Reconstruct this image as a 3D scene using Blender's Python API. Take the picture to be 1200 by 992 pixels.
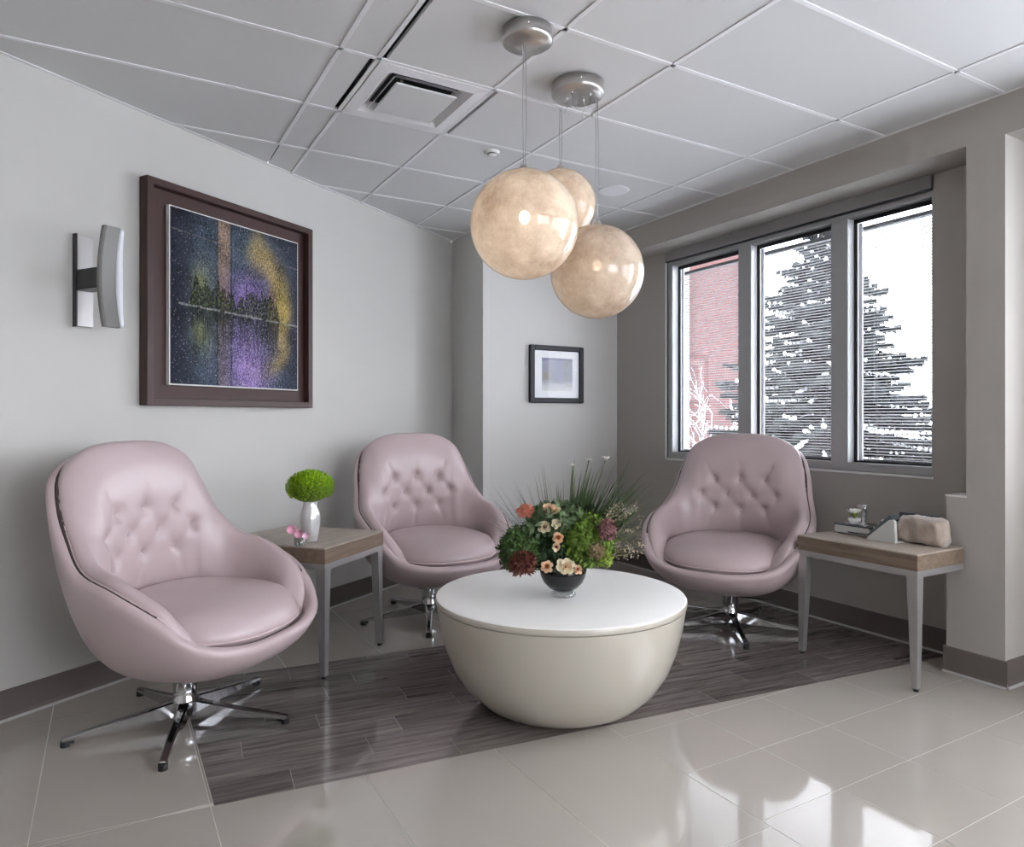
import bpy, bmesh, math, random
from mathutils import Vector, Matrix, noise
random.seed(7)
R = math.radians
for o in list(bpy.data.objects): bpy.data.objects.remove(o)
S = bpy.context.scene
COL = S.collection

# ------------------------------------------------------------------ camera
CAM_H = 1.25
ROT = 30.05                      # the camera looks 30 degrees off the back wall's normal
cam = bpy.data.cameras.new('camera'); co = bpy.data.objects.new('camera', cam); COL.objects.link(co)
co.location = (0, 0, CAM_H); co.rotation_euler = (R(90), 0, R(-ROT))
cam.sensor_fit = 'HORIZONTAL'; cam.sensor_width = 36; cam.lens = 36*821/1200
cam.shift_y = -6/1200
cam.clip_start = .05; cam.clip_end = 300
S.camera = co

# ------------------------------------------------------------------ world
w = bpy.data.worlds.new('overcast_sky'); S.world = w; w.use_nodes = True
wn = w.node_tree; wn.nodes.clear()
bg = wn.nodes.new('ShaderNodeBackground'); wo = wn.nodes.new('ShaderNodeOutputWorld')
bg.inputs[0].default_value = (.95, .965, 1, 1); bg.inputs[1].default_value = 11.5
wn.links.new(bg.outputs[0], wo.inputs[0])
S.view_settings.view_transform = 'Standard'; S.view_settings.look = 'None'
S.view_settings.gamma = 1; S.view_settings.use_curve_mapping = False
S.view_settings.exposure = 0.28
FILL_W = 4  # power of each added fill panel

# ------------------------------------------------------------------ helpers
CS, SN = math.cos(R(ROT)), math.sin(R(ROT))
def W(X, Y):                     # camera right/forward metres -> room x, y
    return (CS*X + SN*Y, -SN*X + CS*Y)
def on_x(px, x):                 # room y where the sight line at column px meets the plane x
    r = (px-600)/821; Y = x/(CS*r+SN); return -SN*r*Y + CS*Y
def lerp(a, b, t): return a + (b-a)*t
def sm(a, b, x):
    t = max(0, min(1, (x-a)/(b-a))); return t*t*(3-2*t)

class MB:
    def __init__(s): s.v = []; s.f = []; s.sm = []
    def add(s, vs, fs, smooth=False, M=None):
        n = len(s.v)
        s.v += [tuple(M @ Vector(p)) if M else tuple(p) for p in vs]
        s.f += [tuple(n+i for i in f) for f in fs]; s.sm += [smooth]*len(fs)
        return s
    def box(s, x0, x1, y0, y1, z0, z1, M=None, b=0):
        if x1 < x0: x0, x1 = x1, x0
        if y1 < y0: y0, y1 = y1, y0
        if b <= 0:
            vs = [(x, y, z) for x in (x0, x1) for y in (y0, y1) for z in (z0, z1)]
            fs = [(0,1,3,2),(4,6,7,5),(0,4,5,1),(2,3,7,6),(0,2,6,4),(1,5,7,3)]
            return s.add(vs, fs, False, M)
        rings = []
        for z, q in ((z0, b), (z0+b, 0), (z1-b, 0), (z1, b)):
            c = b*.6
            rings.append([(x0+q+c,y0+q,z),(x1-q-c,y0+q,z),(x1-q,y0+q+c,z),(x1-q,y1-q-c,z),(x1-q-c,y1-q,z),(x0+q+c,y1-q,z),(x0+q,y1-q-c,z),(x0+q,y0+q+c,z)])
        return s.loft(rings, caps=True, smooth=False, M=M)
    def loft(s, rings, caps=False, closed=True, smooth=True, M=None):
        n = len(rings[0]); vs = [p for r in rings for p in r]; fs = []
        for i in range(len(rings)-1):
            for j in range(n if closed else n-1):
                k = (j+1) % n
                fs.append((i*n+j, i*n+k, (i+1)*n+k, (i+1)*n+j))
        if caps:
            fs.append(tuple(range(n-1, -1, -1))); m = (len(rings)-1)*n; fs.append(tuple(m+i for i in range(n)))
        return s.add(vs, fs, smooth, M)
    def lathe(s, prof, n=48, M=None, smooth=True, caps=False):
        rings = [[(r*math.cos(2*math.pi*j/n), r*math.sin(2*math.pi*j/n), z) for j in range(n)] for r, z in prof]
        return s.loft(rings, caps=caps, smooth=smooth, M=M)
    def cyl(s, r, z0, z1, n=24, M=None, x=0, y=0):
        T = Matrix.Translation((x, y, 0)); M = M @ T if M else T
        s.lathe([(r, z0), (r, z1)], n, M); 
        s.add([(r*math.cos(2*math.pi*j/n), r*math.sin(2*math.pi*j/n), z) for z in (z0, z1) for j in range(n)],
              [tuple(range(n-1, -1, -1)), tuple(range(n, 2*n))], False, M); return s
    def tube(s, pts, rad, n=6, M=None, caps=True):
        pts = [Vector(p) for p in pts]; rings = []
        for i, p in enumerate(pts):
            d = (pts[min(i+1, len(pts)-1)] - pts[max(i-1, 0)]).normalized()
            a = d.orthogonal().normalized(); 
            if i and rings:
                a = (pa - d*pa.dot(d)); a = a.normalized() if a.length > 1e-5 else d.orthogonal().normalized()
            pa = a; bb = d.cross(a); r = rad[i] if isinstance(rad, (list, tuple)) else rad
            rings.append([tuple(p + (a*math.cos(2*math.pi*j/n) + bb*math.sin(2*math.pi*j/n))*r) for j in range(n)])
        return s.loft(rings, caps=caps, M=M)
    def ell(s, c, r, nu=16, nv=10, M=None, fn=None):
        rings = []
        for i in range(nv+1):
            ph = math.pi*(i/nv) ; sp = max(math.sin(ph), 1e-3)
            ring = []
            for j in range(nu):
                th = 2*math.pi*j/nu
                d = Vector((sp*math.cos(th), sp*math.sin(th), -math.cos(ph)))
                k = fn(d) if fn else 1
                ring.append((c[0]+r[0]*d.x*k, c[1]+r[1]*d.y*k, c[2]+r[2]*d.z*k))
            rings.append(ring)
        return s.loft(rings, caps=True, M=M)
    def prism(s, poly, z0, z1, M=None):
        n = len(poly); vs = [(x, y, z0) for x, y in poly] + [(x, y, z1) for x, y in poly]
        fs = [tuple(range(n-1, -1, -1)), tuple(range(n, 2*n))] + [(i, (i+1) % n, n+(i+1) % n, n+i) for i in range(n)]
        return s.add(vs, fs, False, M)
    def mesh(s, name, mat):
        me = bpy.data.meshes.new(name); me.from_pydata(s.v, [], s.f)
        me.polygons.foreach_set('use_smooth', s.sm)
        if mat: me.materials.append(mat)
        me.update()
        bm = bmesh.new(); bm.from_mesh(me); bmesh.ops.recalc_face_normals(bm, faces=bm.faces); bm.to_mesh(me); bm.free()
        return me
    def build(s, name, mat, parent=None, loc=None, rz=0, kind=None):
        o = bpy.data.objects.new(name, s.mesh(name, mat)); COL.objects.link(o)
        if parent: o.parent = parent
        if loc is not None: o.location = loc
        o.rotation_euler = (0, 0, rz)
        if kind: o['kind'] = kind
        return o

def tag(o, label, cat, group=None, kind=None):
    o['label'] = label; o['category'] = cat
    if group: o['group'] = group
    if kind: o['kind'] = kind
    return o
def thing(name, label, cat, loc=(0,0,0), rz=0, group=None, kind=None):
    o = bpy.data.objects.new(name, None); COL.objects.link(o); o.empty_display_size = .1
    o.location = loc; o.rotation_euler = (0, 0, rz)
    return tag(o, label, cat, group, kind)
def inst(name, me, parent, loc=(0,0,0), rot=(0,0,0), sc=(1,1,1)):
    o = bpy.data.objects.new(name, me); COL.objects.link(o); o.parent = parent
    o.location = loc; o.rotation_euler = rot; o.scale = sc; return o
def copy_tree(o, parent=None, top=True):
    c = o.copy(); COL.objects.link(c); c.parent = parent
    for ch in list(o.children): copy_tree(ch, c)
    return c
def poly_clip(poly, a, b):       # keep the part left of a->b
    out = []; n = len(poly)
    side = lambda p: (b[0]-a[0])*(p[1]-a[1]) - (b[1]-a[1])*(p[0]-a[0])
    for i in range(n):
        p, q = poly[i], poly[(i+1) % n]; sp, sq = side(p), side(q)
        if sp >= 0: out.append(p)
        if (sp > 0 and sq < 0) or (sp < 0 and sq > 0):
            t = sp/(sp-sq); out.append((p[0]+(q[0]-p[0])*t, p[1]+(q[1]-p[1])*t))
    return out
def clip_convex(poly, conv):
    for i in range(len(conv)):
        if len(poly) < 3: return []
        poly = poly_clip(poly, conv[i], conv[(i+1) % len(conv)])
    return poly
def area(p): return abs(sum(p[i][0]*p[(i+1)%len(p)][1]-p[(i+1)%len(p)][0]*p[i][1] for i in range(len(p))))/2 if len(p) > 2 else 0
def shrink(p, d):                # inset a convex polygon (counter-clockwise)
    n = len(p); q = list(p)
    for i in range(n):
        a, b = p[i], p[(i+1) % n]; L = math.hypot(b[0]-a[0], b[1]-a[1])
        if L < 1e-6: continue
        nx, ny = -(b[1]-a[1])/L*d, (b[0]-a[0])/L*d
        q = poly_clip(q, (a[0]+nx, a[1]+ny), (b[0]+nx, b[1]+ny))
        if len(q) < 3: return []
    return q

# ------------------------------------------------------------------ materials
def mat(name, col, rough=.5, metal=0, bump=0, bscale=60, var=0, vscale=3, ior=1.5, coat=0, **kw):
    m = bpy.data.materials.new(name); m.use_nodes = True; nt = m.node_tree; p = nt.nodes['Principled BSDF']
    p.inputs['Base Color'].default_value = (*col, 1); p.inputs['Roughness'].default_value = rough
    p.inputs['Metallic'].default_value = metal; p.inputs['IOR'].default_value = ior
    p.inputs['Coat Weight'].default_value = coat; p.inputs['Coat Roughness'].default_value = .05
    for k, v in kw.items():
        p.inputs[k.replace('_', ' ')].default_value = v
    tc = nt.nodes.new('ShaderNodeTexCoord')
    if var:
        n = nt.nodes.new('ShaderNodeTexNoise'); n.inputs['Scale'].default_value = vscale; n.inputs['Detail'].default_value = 5
        nt.links.new(tc.outputs['Object'], n.inputs['Vector'])
        r = nt.nodes.new('ShaderNodeValToRGB'); r.color_ramp.elements[0].position = .3; r.color_ramp.elements[1].position = .7
        r.color_ramp.elements[0].color = (*[c*(1-var) for c in col], 1); r.color_ramp.elements[1].color = (*[min(1, c*(1+var)) for c in col], 1)
        nt.links.new(n.outputs[0], r.inputs[0]); nt.links.new(r.outputs[0], p.inputs['Base Color'])
    if bump:
        n = nt.nodes.new('ShaderNodeTexNoise'); n.inputs['Scale'].default_value = bscale; n.inputs['Detail'].default_value = 3
        b = nt.nodes.new('ShaderNodeBump'); b.inputs['Strength'].default_value = bump; b.inputs['Distance'].default_value = .002
        nt.links.new(tc.outputs['Object'], n.inputs['Vector']); nt.links.new(n.outputs[0], b.inputs['Height']); nt.links.new(b.outputs[0], p.inputs['Normal'])
    return m
def wood(name, c1, c2, rough=.45, sx=(1, 14, 14), ior=1.5, coat=0, rand=0, sc=3.0, rotz=0):
    m = mat(name, c1, rough, ior=ior, coat=coat); nt = m.node_tree; p = nt.nodes['Principled BSDF']
    tc = nt.nodes.new('ShaderNodeTexCoord'); mp = nt.nodes.new('ShaderNodeMapping'); mp.inputs['Scale'].default_value = sx
    mp.inputs['Rotation'].default_value = (0, 0, rotz)
    n = nt.nodes.new('ShaderNodeTexNoise'); n.inputs['Scale'].default_value = sc; n.inputs['Detail'].default_value = 8; n.inputs['Roughness'].default_value = .65; n.inputs['Distortion'].default_value = .6
    r = nt.nodes.new('ShaderNodeValToRGB'); r.color_ramp.elements[0].position = .32; r.color_ramp.elements[1].position = .68
    r.color_ramp.elements[0].color = (*c1, 1); r.color_ramp.elements[1].color = (*c2, 1)
    nt.links.new(tc.outputs['Object'], mp.inputs[0]); nt.links.new(mp.outputs[0], n.inputs['Vector']); nt.links.new(n.outputs[0], r.inputs[0])
    out = r.outputs[0]
    if rand:
        oi = nt.nodes.new('ShaderNodeObjectInfo'); mr = nt.nodes.new('ShaderNodeMapRange')
        mr.inputs['To Min'].default_value = 1-rand; mr.inputs['To Max'].default_value = 1+rand
        mx = nt.nodes.new('ShaderNodeMix'); mx.data_type = 'RGBA'; mx.blend_type = 'MULTIPLY'; mx.inputs['Factor'].default_value = 1
        nt.links.new(oi.outputs['Random'], mr.inputs['Value']); nt.links.new(out, mx.inputs[6]); nt.links.new(mr.outputs[0], mx.inputs[7]); out = mx.outputs[2]
        va = nt.nodes.new('ShaderNodeVectorMath'); va.operation = 'MULTIPLY_ADD'; va.inputs[1].default_value = (1,1,1)
        cx = nt.nodes.new('ShaderNodeCombineXYZ'); ml = nt.nodes.new('ShaderNodeMath'); ml.operation = 'MULTIPLY'; ml.inputs[1].default_value = 37
        nt.links.new(oi.outputs['Random'], ml.inputs[0]); nt.links.new(ml.outputs[0], cx.inputs[0]); nt.links.new(ml.outputs[0], cx.inputs[1])
        nt.links.new(mp.outputs[0], va.inputs[0]); nt.links.new(cx.outputs[0], va.inputs[2]); nt.links.new(va.outputs[0], n.inputs['Vector'])
    nt.links.new(out, p.inputs['Base Color'])
    return m
def thin_glass(name, tint=(1,1,1), refl=.08, rough=0.0):
    m = bpy.data.materials.new(name); m.use_nodes = True; nt = m.node_tree; nt.nodes.clear()
    t = nt.nodes.new('ShaderNodeBsdfTransparent'); t.inputs[0].default_value = (*tint, 1)
    g = nt.nodes.new('ShaderNodeBsdfGlossy'); g.inputs['Roughness'].default_value = rough
    lw = nt.nodes.new('ShaderNodeLayerWeight'); lw.inputs[0].default_value = .35
    mr = nt.nodes.new('ShaderNodeMapRange'); mr.inputs['To Min'].default_value = refl*.5; mr.inputs['To Max'].default_value = min(1, refl*6)
    mx = nt.nodes.new('ShaderNodeMixShader'); o = nt.nodes.new('ShaderNodeOutputMaterial')
    nt.links.new(lw.outputs['Facing'], mr.inputs[0]); nt.links.new(mr.outputs[0], mx.inputs[0])
    nt.links.new(t.outputs[0], mx.inputs[1]); nt.links.new(g.outputs[0], mx.inputs[2]); nt.links.new(mx.outputs[0], o.inputs[0])
    return m
def vcol_mat(name, rough=.6, bump=0):
    m = mat(name, (.5,.5,.5), rough, bump=bump, bscale=180); nt = m.node_tree
    a = nt.nodes.new('ShaderNodeAttribute'); a.attribute_name = 'paint'
    nt.links.new(a.outputs['Color'], nt.nodes['Principled BSDF'].inputs['Base Color']); return m
def emis(name, col, st):
    m = bpy.data.materials.new(name); m.use_nodes = True; p = m.node_tree.nodes['Principled BSDF']
    p.inputs['Base Color'].default_value = (*col, 1); p.inputs['Emission Color'].default_value = (*col, 1); p.inputs['Emission Strength'].default_value = st
    return m

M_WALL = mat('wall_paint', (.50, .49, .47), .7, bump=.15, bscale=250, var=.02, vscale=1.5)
M_CEIL = mat('ceiling_tile_board', (.58, .58, .583), .85, bump=.25, bscale=300)
M_GRID = mat('ceiling_grid_enamel', (.70, .70, .71), .4)
M_PLEN = mat('plenum_dark', (.05, .05, .055), .9)
M_TILE = mat('floor_tile_glazed', (.405, .37, .335), .06, var=.05, vscale=1.2, ior=2.0)
M_GROUT = mat('grout', (.52, .495, .46), .35)
M_PGROUT = mat('plank_grout', (.26, .24, .23), .4)
M_PLANK = wood('plank_tile_grey_brown', (.064, .053, .050), (.235, .205, .195), .12, sx=(1.1, 16, 1), ior=1.6, rand=.30, sc=2.6)
M_BASE = mat('baseboard_vinyl', (.125, .105, .097), .4)
M_COVE = mat('baseboard_bead', (.42, .40, .39), .4)
M_LEATHER = mat('pink_leather', (.475, .378, .385), .36, bump=.10, bscale=420, var=.03, vscale=5, coat=.12)
M_LEATHERD = mat('pink_leather_piping', (.53, .42, .43), .4)
M_SEAM = mat('dark_seam', (.05, .03, .03), .8)
M_CHROME = mat('chrome', (.62, .62, .64), .09, 1)
M_BLACK = mat('black_plastic', (.012, .012, .013), .35)
M_STEEL = mat('brushed_steel', (.44, .43, .43), .38, .75)
M_TABLE_SHADED = mat('white_lacquer_shaded', (.47, .435, .37), .30, coat=.6)  # table side: shade put into the colour, darker and warmer than the top
M_WTOP = wood('table_wood_grey_oak', (.27, .215, .17), (.44, .38, .32), .40, ior=1.9, sx=(1.2, 16, 16), sc=2.5)
M_WEDGE = wood('table_wood_edge', (.13, .09, .062), (.22, .165, .12), .42, sx=(1.2, 10, 18), sc=2.5)
M_FRAMEW = mat('dark_mahogany_frame', (.040, .014, .012), .5, coat=0, var=.15, vscale=6)
M_WINF = mat('window_frame_aluminium', (.36, .36, .36), .38, .35)
M_WINS = mat('window_frame_lit_side', (.80, .82, .84), .4)  # daylight on the frame sides is put into this pale colour
M_GASK = mat('window_gasket', (.01, .012, .02), .5)
M_VAL = mat('valance_grey', (.26, .25, .25), .45, .2)
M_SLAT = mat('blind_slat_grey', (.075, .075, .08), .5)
M_GLASS = thin_glass('window_pane_glass', (.97, .98, 1), .06)
M_CLEAR = thin_glass('clear_glassware', (.93, .95, .95), .16)
M_WHITE = mat('white_gloss', (.80, .80, .80), .25)
M_NICK = mat('satin_nickel', (.52, .50, .48), .30, .9)
M_BRICK = bpy.data.materials.new('red_brick'); M_BRICK.use_nodes = True
nt = M_BRICK.node_tree; bt = nt.nodes.new('ShaderNodeTexBrick'); tc = nt.nodes.new('ShaderNodeTexCoord'); mp = nt.nodes.new('ShaderNodeMapping')
mp.inputs['Rotation'].default_value = (R(90), 0, 0)
bt.inputs['Color1'].default_value = (.080, .023, .021, 1); bt.inputs['Color2'].default_value = (.062, .018, .017, 1); bt.inputs['Mortar'].default_value = (.050, .036, .034, 1)
bt.inputs['Scale'].default_value = 1; bt.inputs['Brick Width'].default_value = .24; bt.inputs['Row Height'].default_value = .08; bt.inputs['Mortar Size'].default_value = .012
nt.links.new(tc.outputs['Object'], mp.inputs[0]); nt.links.new(mp.outputs[0], bt.inputs['Vector']); nt.links.new(bt.outputs[0], nt.nodes['Principled BSDF'].inputs['Base Color'])
nt.nodes['Principled BSDF'].inputs['Roughness'].default_value = .9
M_SNOW = mat('snow', (.85, .87, .90), .7)
M_WALL_LIT = mat('back_wall_lit_paint', (.60, .59, .575), .7, bump=.15, bscale=250, var=.02, vscale=1.5)  # wall paint lightened, the light on the back wall put into the colour
M_WALL_SHADED = mat('window_wall_shaded_paint', (.375, .352, .325), .7, bump=.15, bscale=250, var=.02, vscale=1.5)  # wall paint with backlit shade put into its darker, warmer colour
M_NEEDLE = mat('spruce_needles', (.009, .012, .012), .8, var=.3, vscale=9)
M_BARK = mat('bark', (.07, .055, .045), .9)

# ------------------------------------------------------------------ room shell
H = 2.75; XW = 3.85; XP = 3.59; YB = 4.827; ZS = 2.562
KX, KY = 2.514, 5.382            # corner left wall / return wall
LD = Vector((.8439, .5365)).normalized(); LN = Vector((LD.y, -LD.x))   # left wall direction, normal into the room
LP = Vector((KX, KY))            # left wall passes through here
def lw(t): return LP - LD*t      # point on the left wall t metres from the corner
LEND = lw(7.4)
XL = LEND.x; YF = -3.2
room = [(XL, YF), (XW, YF), (XW, YB), (2.532, YB), (2.532, KY+.012), (LEND.x, LEND.y)]

def slab(name, label, x0, x1, y0, y1, z0, z1, m=M_WALL):
    return tag(MB().box(x0, x1, y0, y1, z0, z1).build(name, m), label, 'wall', kind='structure')
# right wall (with the window openings)
WY0, WY1 = on_x(1093, XW), on_x(781.5, XW); WZ0 = .935
A0, A1 = -2.75, 1.40              # window of the next bay
mb = MB(); T = .24
mb.box(XW, XW+T, YF-.2, A0, 0, H); mb.box(XW, XW+T, A1, WY0, 0, H); mb.box(XW, XW+T, WY1, YB+.2, 0, H)
for a, b in ((A0, A1), (WY0, WY1)):
    mb.box(XW, XW+T, a, b, 0, WZ0); mb.box(XW, XW+T, a, b, ZS, H)
mb.box(XP, XW, YF, YB, ZS, H)                       # bulkhead over the recesses
mb.box(XP, XW, 1.659, 1.829, 0, ZS)                 # pier
mb.box(XP, XW, 1.829, 1.921, 0, .867)               # low ledge beside the pier
mb.box(XP, XW, YF, -2.95, 0, ZS)
tag(mb.build('wall_right', M_WALL_SHADED), 'grey-beige window wall with recessed bays, bulkhead and pier', 'wall', kind='structure')
tag(MB().box(XP-.004, XW-.001, 1.829-.001, 1.925, .867, .875).build('trim_1', mat('ledge_cap', (.66,.65,.63), .4)), 'pale cap on the low ledge beside the pier', 'trim', kind='structure')
slab('wall_back', 'pale grey back wall carrying the small black framed picture', 2.60, XW, YB, YB+.9, 0, H, M_WALL_LIT)
tag(MB().box(2.532, 2.5995, YB, YB+.9, 0, H).build('wall_return', M_WALL_LIT), 'narrow shaded return wall between left wall and back wall', 'wall', kind='structure')
a, b = lw(0), LEND; n = -LN*.2
tag(MB().prism([(b.x, b.y), (a.x+LD.x*.3, a.y+LD.y*.3), (a.x+n.x+.1, a.y+n.y+.1), (b.x+n.x, b.y+n.y)], 0, H).build('wall_left', M_WALL), 'long pale grey left wall carrying the large framed painting', 'wall', kind='structure')
slab('wall_side', 'grey side wall behind the photographer on the left', XL-.2, XL, YF, LEND.y+.2, 0, H)
B0, B1 = .9, 3.4                 # window added behind the photographer to brighten the back wall
tag(MB().box(XL-.2, B0, YF-.2, YF, 0, H).box(B1, XW+T, YF-.2, YF, 0, H).box(B0, B1, YF-.2, YF, 0, WZ0).box(B0, B1, YF-.2, YF, ZS, H).build('wall_front', M_WALL), 'grey wall with an added fill window behind the photographer', 'wall', kind='structure')

# baseboards: dark vinyl with a pale bead at the floor
def baseboard(name, label, p, q, nrm):
    p, q, nrm = Vector(p), Vector(q), Vector(nrm)
    mb = MB(); prof = [(0, .003), (.013, .003), (.008, .03), (.007, .125), (.004, .13), (0, .13)]
    mb.loft([[(*(e + nrm*d), z) for d, z in prof] for e in (p, q)], closed=False, smooth=False)
    o = tag(mb.build(name, M_BASE), label, 'baseboard', kind='structure')
    mc = MB(); prof = [(.0, .003), (.020, .003), (.016, .008), (.010, .014), (0, .014)]
    mc.loft([[(*(e + nrm*d), z) for d, z in prof] for e in (p, q)], closed=False, smooth=False)
    mc.build('bead', M_COVE, o); return o
baseboard('baseboard_left', 'dark taupe baseboard along the left wall', lw(0), LEND, LN)
baseboard('baseboard_return', 'dark taupe baseboard on the narrow return wall', (2.532, KY), (2.532, YB), (-1, 0))
baseboard('baseboard_back', 'dark taupe baseboard under the small picture', (2.532, YB), (XW, YB), (0, -1))
baseboard('baseboard_right', 'dark taupe baseboard under the window', (XW, YB), (XW, 1.921), (-1, 0))
baseboard('baseboard_ledge', 'short dark baseboard on the far side of the pier', (XW, 1.921), (XP, 1.921), (0, 1))
baseboard('baseboard_pier', 'dark taupe baseboard on the face of the pier', (XP, 1.921+.012), (XP, 1.659-.012), (-1, 0))
baseboard('baseboard_bay', 'dark taupe baseboard on the near side of the pier', (XP, 1.659), (XW, 1.659), (0, -1))
baseboard('baseboard_alcove', 'dark taupe baseboard in the next window bay', (XW, 1.659), (XW, -2.95), (-1, 0))

# floor: slab, glazed tiles, dark plank tiles
floor = tag(MB().prism(room, -.15, -.0009).build('floor', M_GROUT), 'glossy pale tile floor with a dark plank-look inset', 'floor', kind='structure')
AX = [(.30, 2.44), (3.86, 2.04), (3.86, 3.31), (.30, 3.66)]      # plank inset (x, y), counter-clockwise
MB().prism(AX, -.0012, -.0006).build('plank_bed', M_PGROUT, floor)
roomcc = room
vx = [-3.83,-3.14,-2.65,-2.16,-1.67,-1.18,-.69,-.2,.29,.78,1.27,1.76,2.15,2.54,3.03,3.52,3.86]
def outside_pieces(rect):        # subtract the inset from a rectangle: convex pieces outside each edge in turn
    pcs = []; rest = rect
    for i in range(4):
        p, q = AX[i], AX[(i+1) % 4]
        out = poly_clip(rest, q, p)
        if area(out) > 1e-4: pcs.append(out)
        rest = poly_clip(rest, p, q)
        if len(rest) < 3: break
    return pcs
for i in range(len(vx)-1):
    x0, x1 = vx[i], vx[i+1]
    if x0 < 1.75: ys = [-3.54, -2.54, -1.54, -.54, .46, 1.46, 2.46, 3.46, 4.46, 5.6]
    else: ys = [-3.2+.0] + [1.16+.333*k for k in range(-11, 12)] + [5.2]
    ys = sorted(ys)
    for j in range(len(ys)-1):
        y0, y1 = max(ys[j], YF), min(ys[j+1], 5.4)
        if y1-y0 < .02: continue
        rect = [(x0, y0), (x1, y0), (x1, y1), (x0, y1)]
        rect = poly_clip(rect, lw(0), LEND) if True else rect
        if len(rect) < 3 or area(rect) < 1e-3: continue
        if rect and min(p[1] for p in rect) > YB and x0 > 2.5: continue
        for pc in outside_pieces(rect):
            pc = shrink(pc, .0017)
            if area(pc) > .002:
                MB().prism(pc, -.006, 0).build('floor_tile', M_TILE, floor)
# planks run parallel to the near edge of the inset
ang = math.atan2(AX[1][1]-AX[0][1], AX[1][0]-AX[0][0]); cA, sA = math.cos(ang), math.sin(ang)
def loc2(u, v): return (AX[0][0]+cA*u-sA*v, AX[0][1]+sA*u+cA*v)
def inv2(p): dx, dy = p[0]-AX[0][0], p[1]-AX[0][1]; return (cA*dx+sA*dy, -sA*dx+cA*dy)
AXl = [inv2(p) for p in AX]
pw, pl = .148, .60
for r in range(0, 11):
    off = [-.05, -.35, -.2, -.5, -.1, -.42, -.27, -.55, -.15, -.38, -.02][r]
    u = off - .3
    while u < 4.2:
        q = [(u, r*pw), (u+pl, r*pw), (u+pl, (r+1)*pw), (u, (r+1)*pw)]
        q = clip_convex(q, AXl)
        if len(q) > 2: q = shrink(q, .0011)
        if area(q) > .001:
            cx = sum(a[0] for a in q)/len(q); cy = sum(a[1] for a in q)/len(q); L = loc2(cx, cy)
            MB().prism([(a[0]-cx, a[1]-cy) for a in q], -.0035, 0).build('floor_plank', M_PLANK, floor, (L[0], L[1], 0), ang)
        u += pl

# ceiling: dark plenum, lay-in tiles, T-bars
ceil = tag(MB().prism(room, H+.03, H+.2).build('ceiling', M_PLEN), 'suspended ceiling of pale lay-in panels in a white metal grid', 'ceiling', kind='structure')
gy = [1.66+.573*k for k in range(-9, 7)]
gx = [-4.7, -3.6, -2.5, -1.4, -.45, .82, .98, 1.53, 2.08, 3.18, XP]
FILL_CELLS = []                                            # cells of the added fill panels
DIFF = (1.255, 3.0925)                              # diffuser cell centre
ROOMC = [(XL, YF), (XW, YF), (XW, KY), (KX, KY), (LEND.x, LEND.y)]
for i in range(len(gx)-1):
    for j in range(-1, len(gy)):
        x0, x1 = gx[i], gx[i+1]; y0 = gy[j] if j >= 0 else YF; y1 = gy[j+1] if j+1 < len(gy) else 5.4
        if x0 > .5 and x0 < .9 and y0 > 3.3: pass
        cx, cy = (x0+x1)/2, (y0+y1)/2
        if abs(cx-DIFF[0]) < .1 and abs(cy-DIFF[1]) < .1: continue
        if j >= 0 and y1-y0 > .5 and x1-x0 > 1 and j in (1, 4) and i in (1, 3, 9-1):
            FILL_CELLS.append((x0, x1, y0, y1)); continue
        q = clip_convex([(x0, y0), (x1, y0), (x1, y1), (x0, y1)], ROOMC)
        if len(q) > 2: q = shrink(q, .004)
        if area(q) > .003:
            dz = random.choice([0, .001, .002, .003])
            # the slot beside the supply strip shows a dark reveal
            if i == 6 and 2.2 < y0 < 2.3: q = [(max(a[0], x0+.035), a[1]) for a in q]
            if i == 5 and 2.75 < y0 < 2.85: q = [(min(a[0], x1-.030), a[1]) for a in q]
            if i == 7 and 2.75 < y0 < 2.85: q = [(max(a[0], x0+.030), a[1]) for a in q]
            MB().prism(q, H-.0005+dz*.5, H+.016+dz).build('ceiling_tile', M_CEIL, ceil)
def tbar(p, q, wd=.019):
    p, q = Vector(p), Vector(q); d = (q-p).normalized(); n = Vector((-d.y, d.x))*wd/2
    MB().prism([tuple(p+n), tuple(p-n), tuple(q-n), tuple(q+n)], H-.0035, H+.004).build('grid_bar', M_GRID, ceil)
def xcut(y):                                        # x where the left wall is met at height y
    t = (LP.y-y)/LD.y; return max(XL, LP.x-LD.x*t)
for y in gy:
    if y < YF+.05 or y > 5.35: continue
    tbar((xcut(y), y), (XP if y < YB else 2.53, y))
for x in gx[1:-1]:
    if x < XL: continue
    t = (LP.x-x)/LD.x; ytop = LP.y-LD.y*t if x < 2.5 else YB
    if x > .8 and x < .85: tbar((x, YF), (x, 3.95)); continue
    tbar((x, YF), (x, ytop))
mbt = MB()                                          # wall angle round the edge
n = LN*.02
mbt.prism([tuple(lw(0)), tuple(LEND), tuple(LEND+n), tuple(lw(0)+n)][::-1], H-.003, H+.002)
mbt.box(XP-.02, XP, YF, YB, H-.003, H+.002); mbt.box(2.532, XP, YB-.02, YB, H-.003, H+.002); mbt.box(2.512, 2.532, YB, KY, H-.003, H+.002)
mbt.build('wall_angle', M_GRID, ceil)

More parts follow.
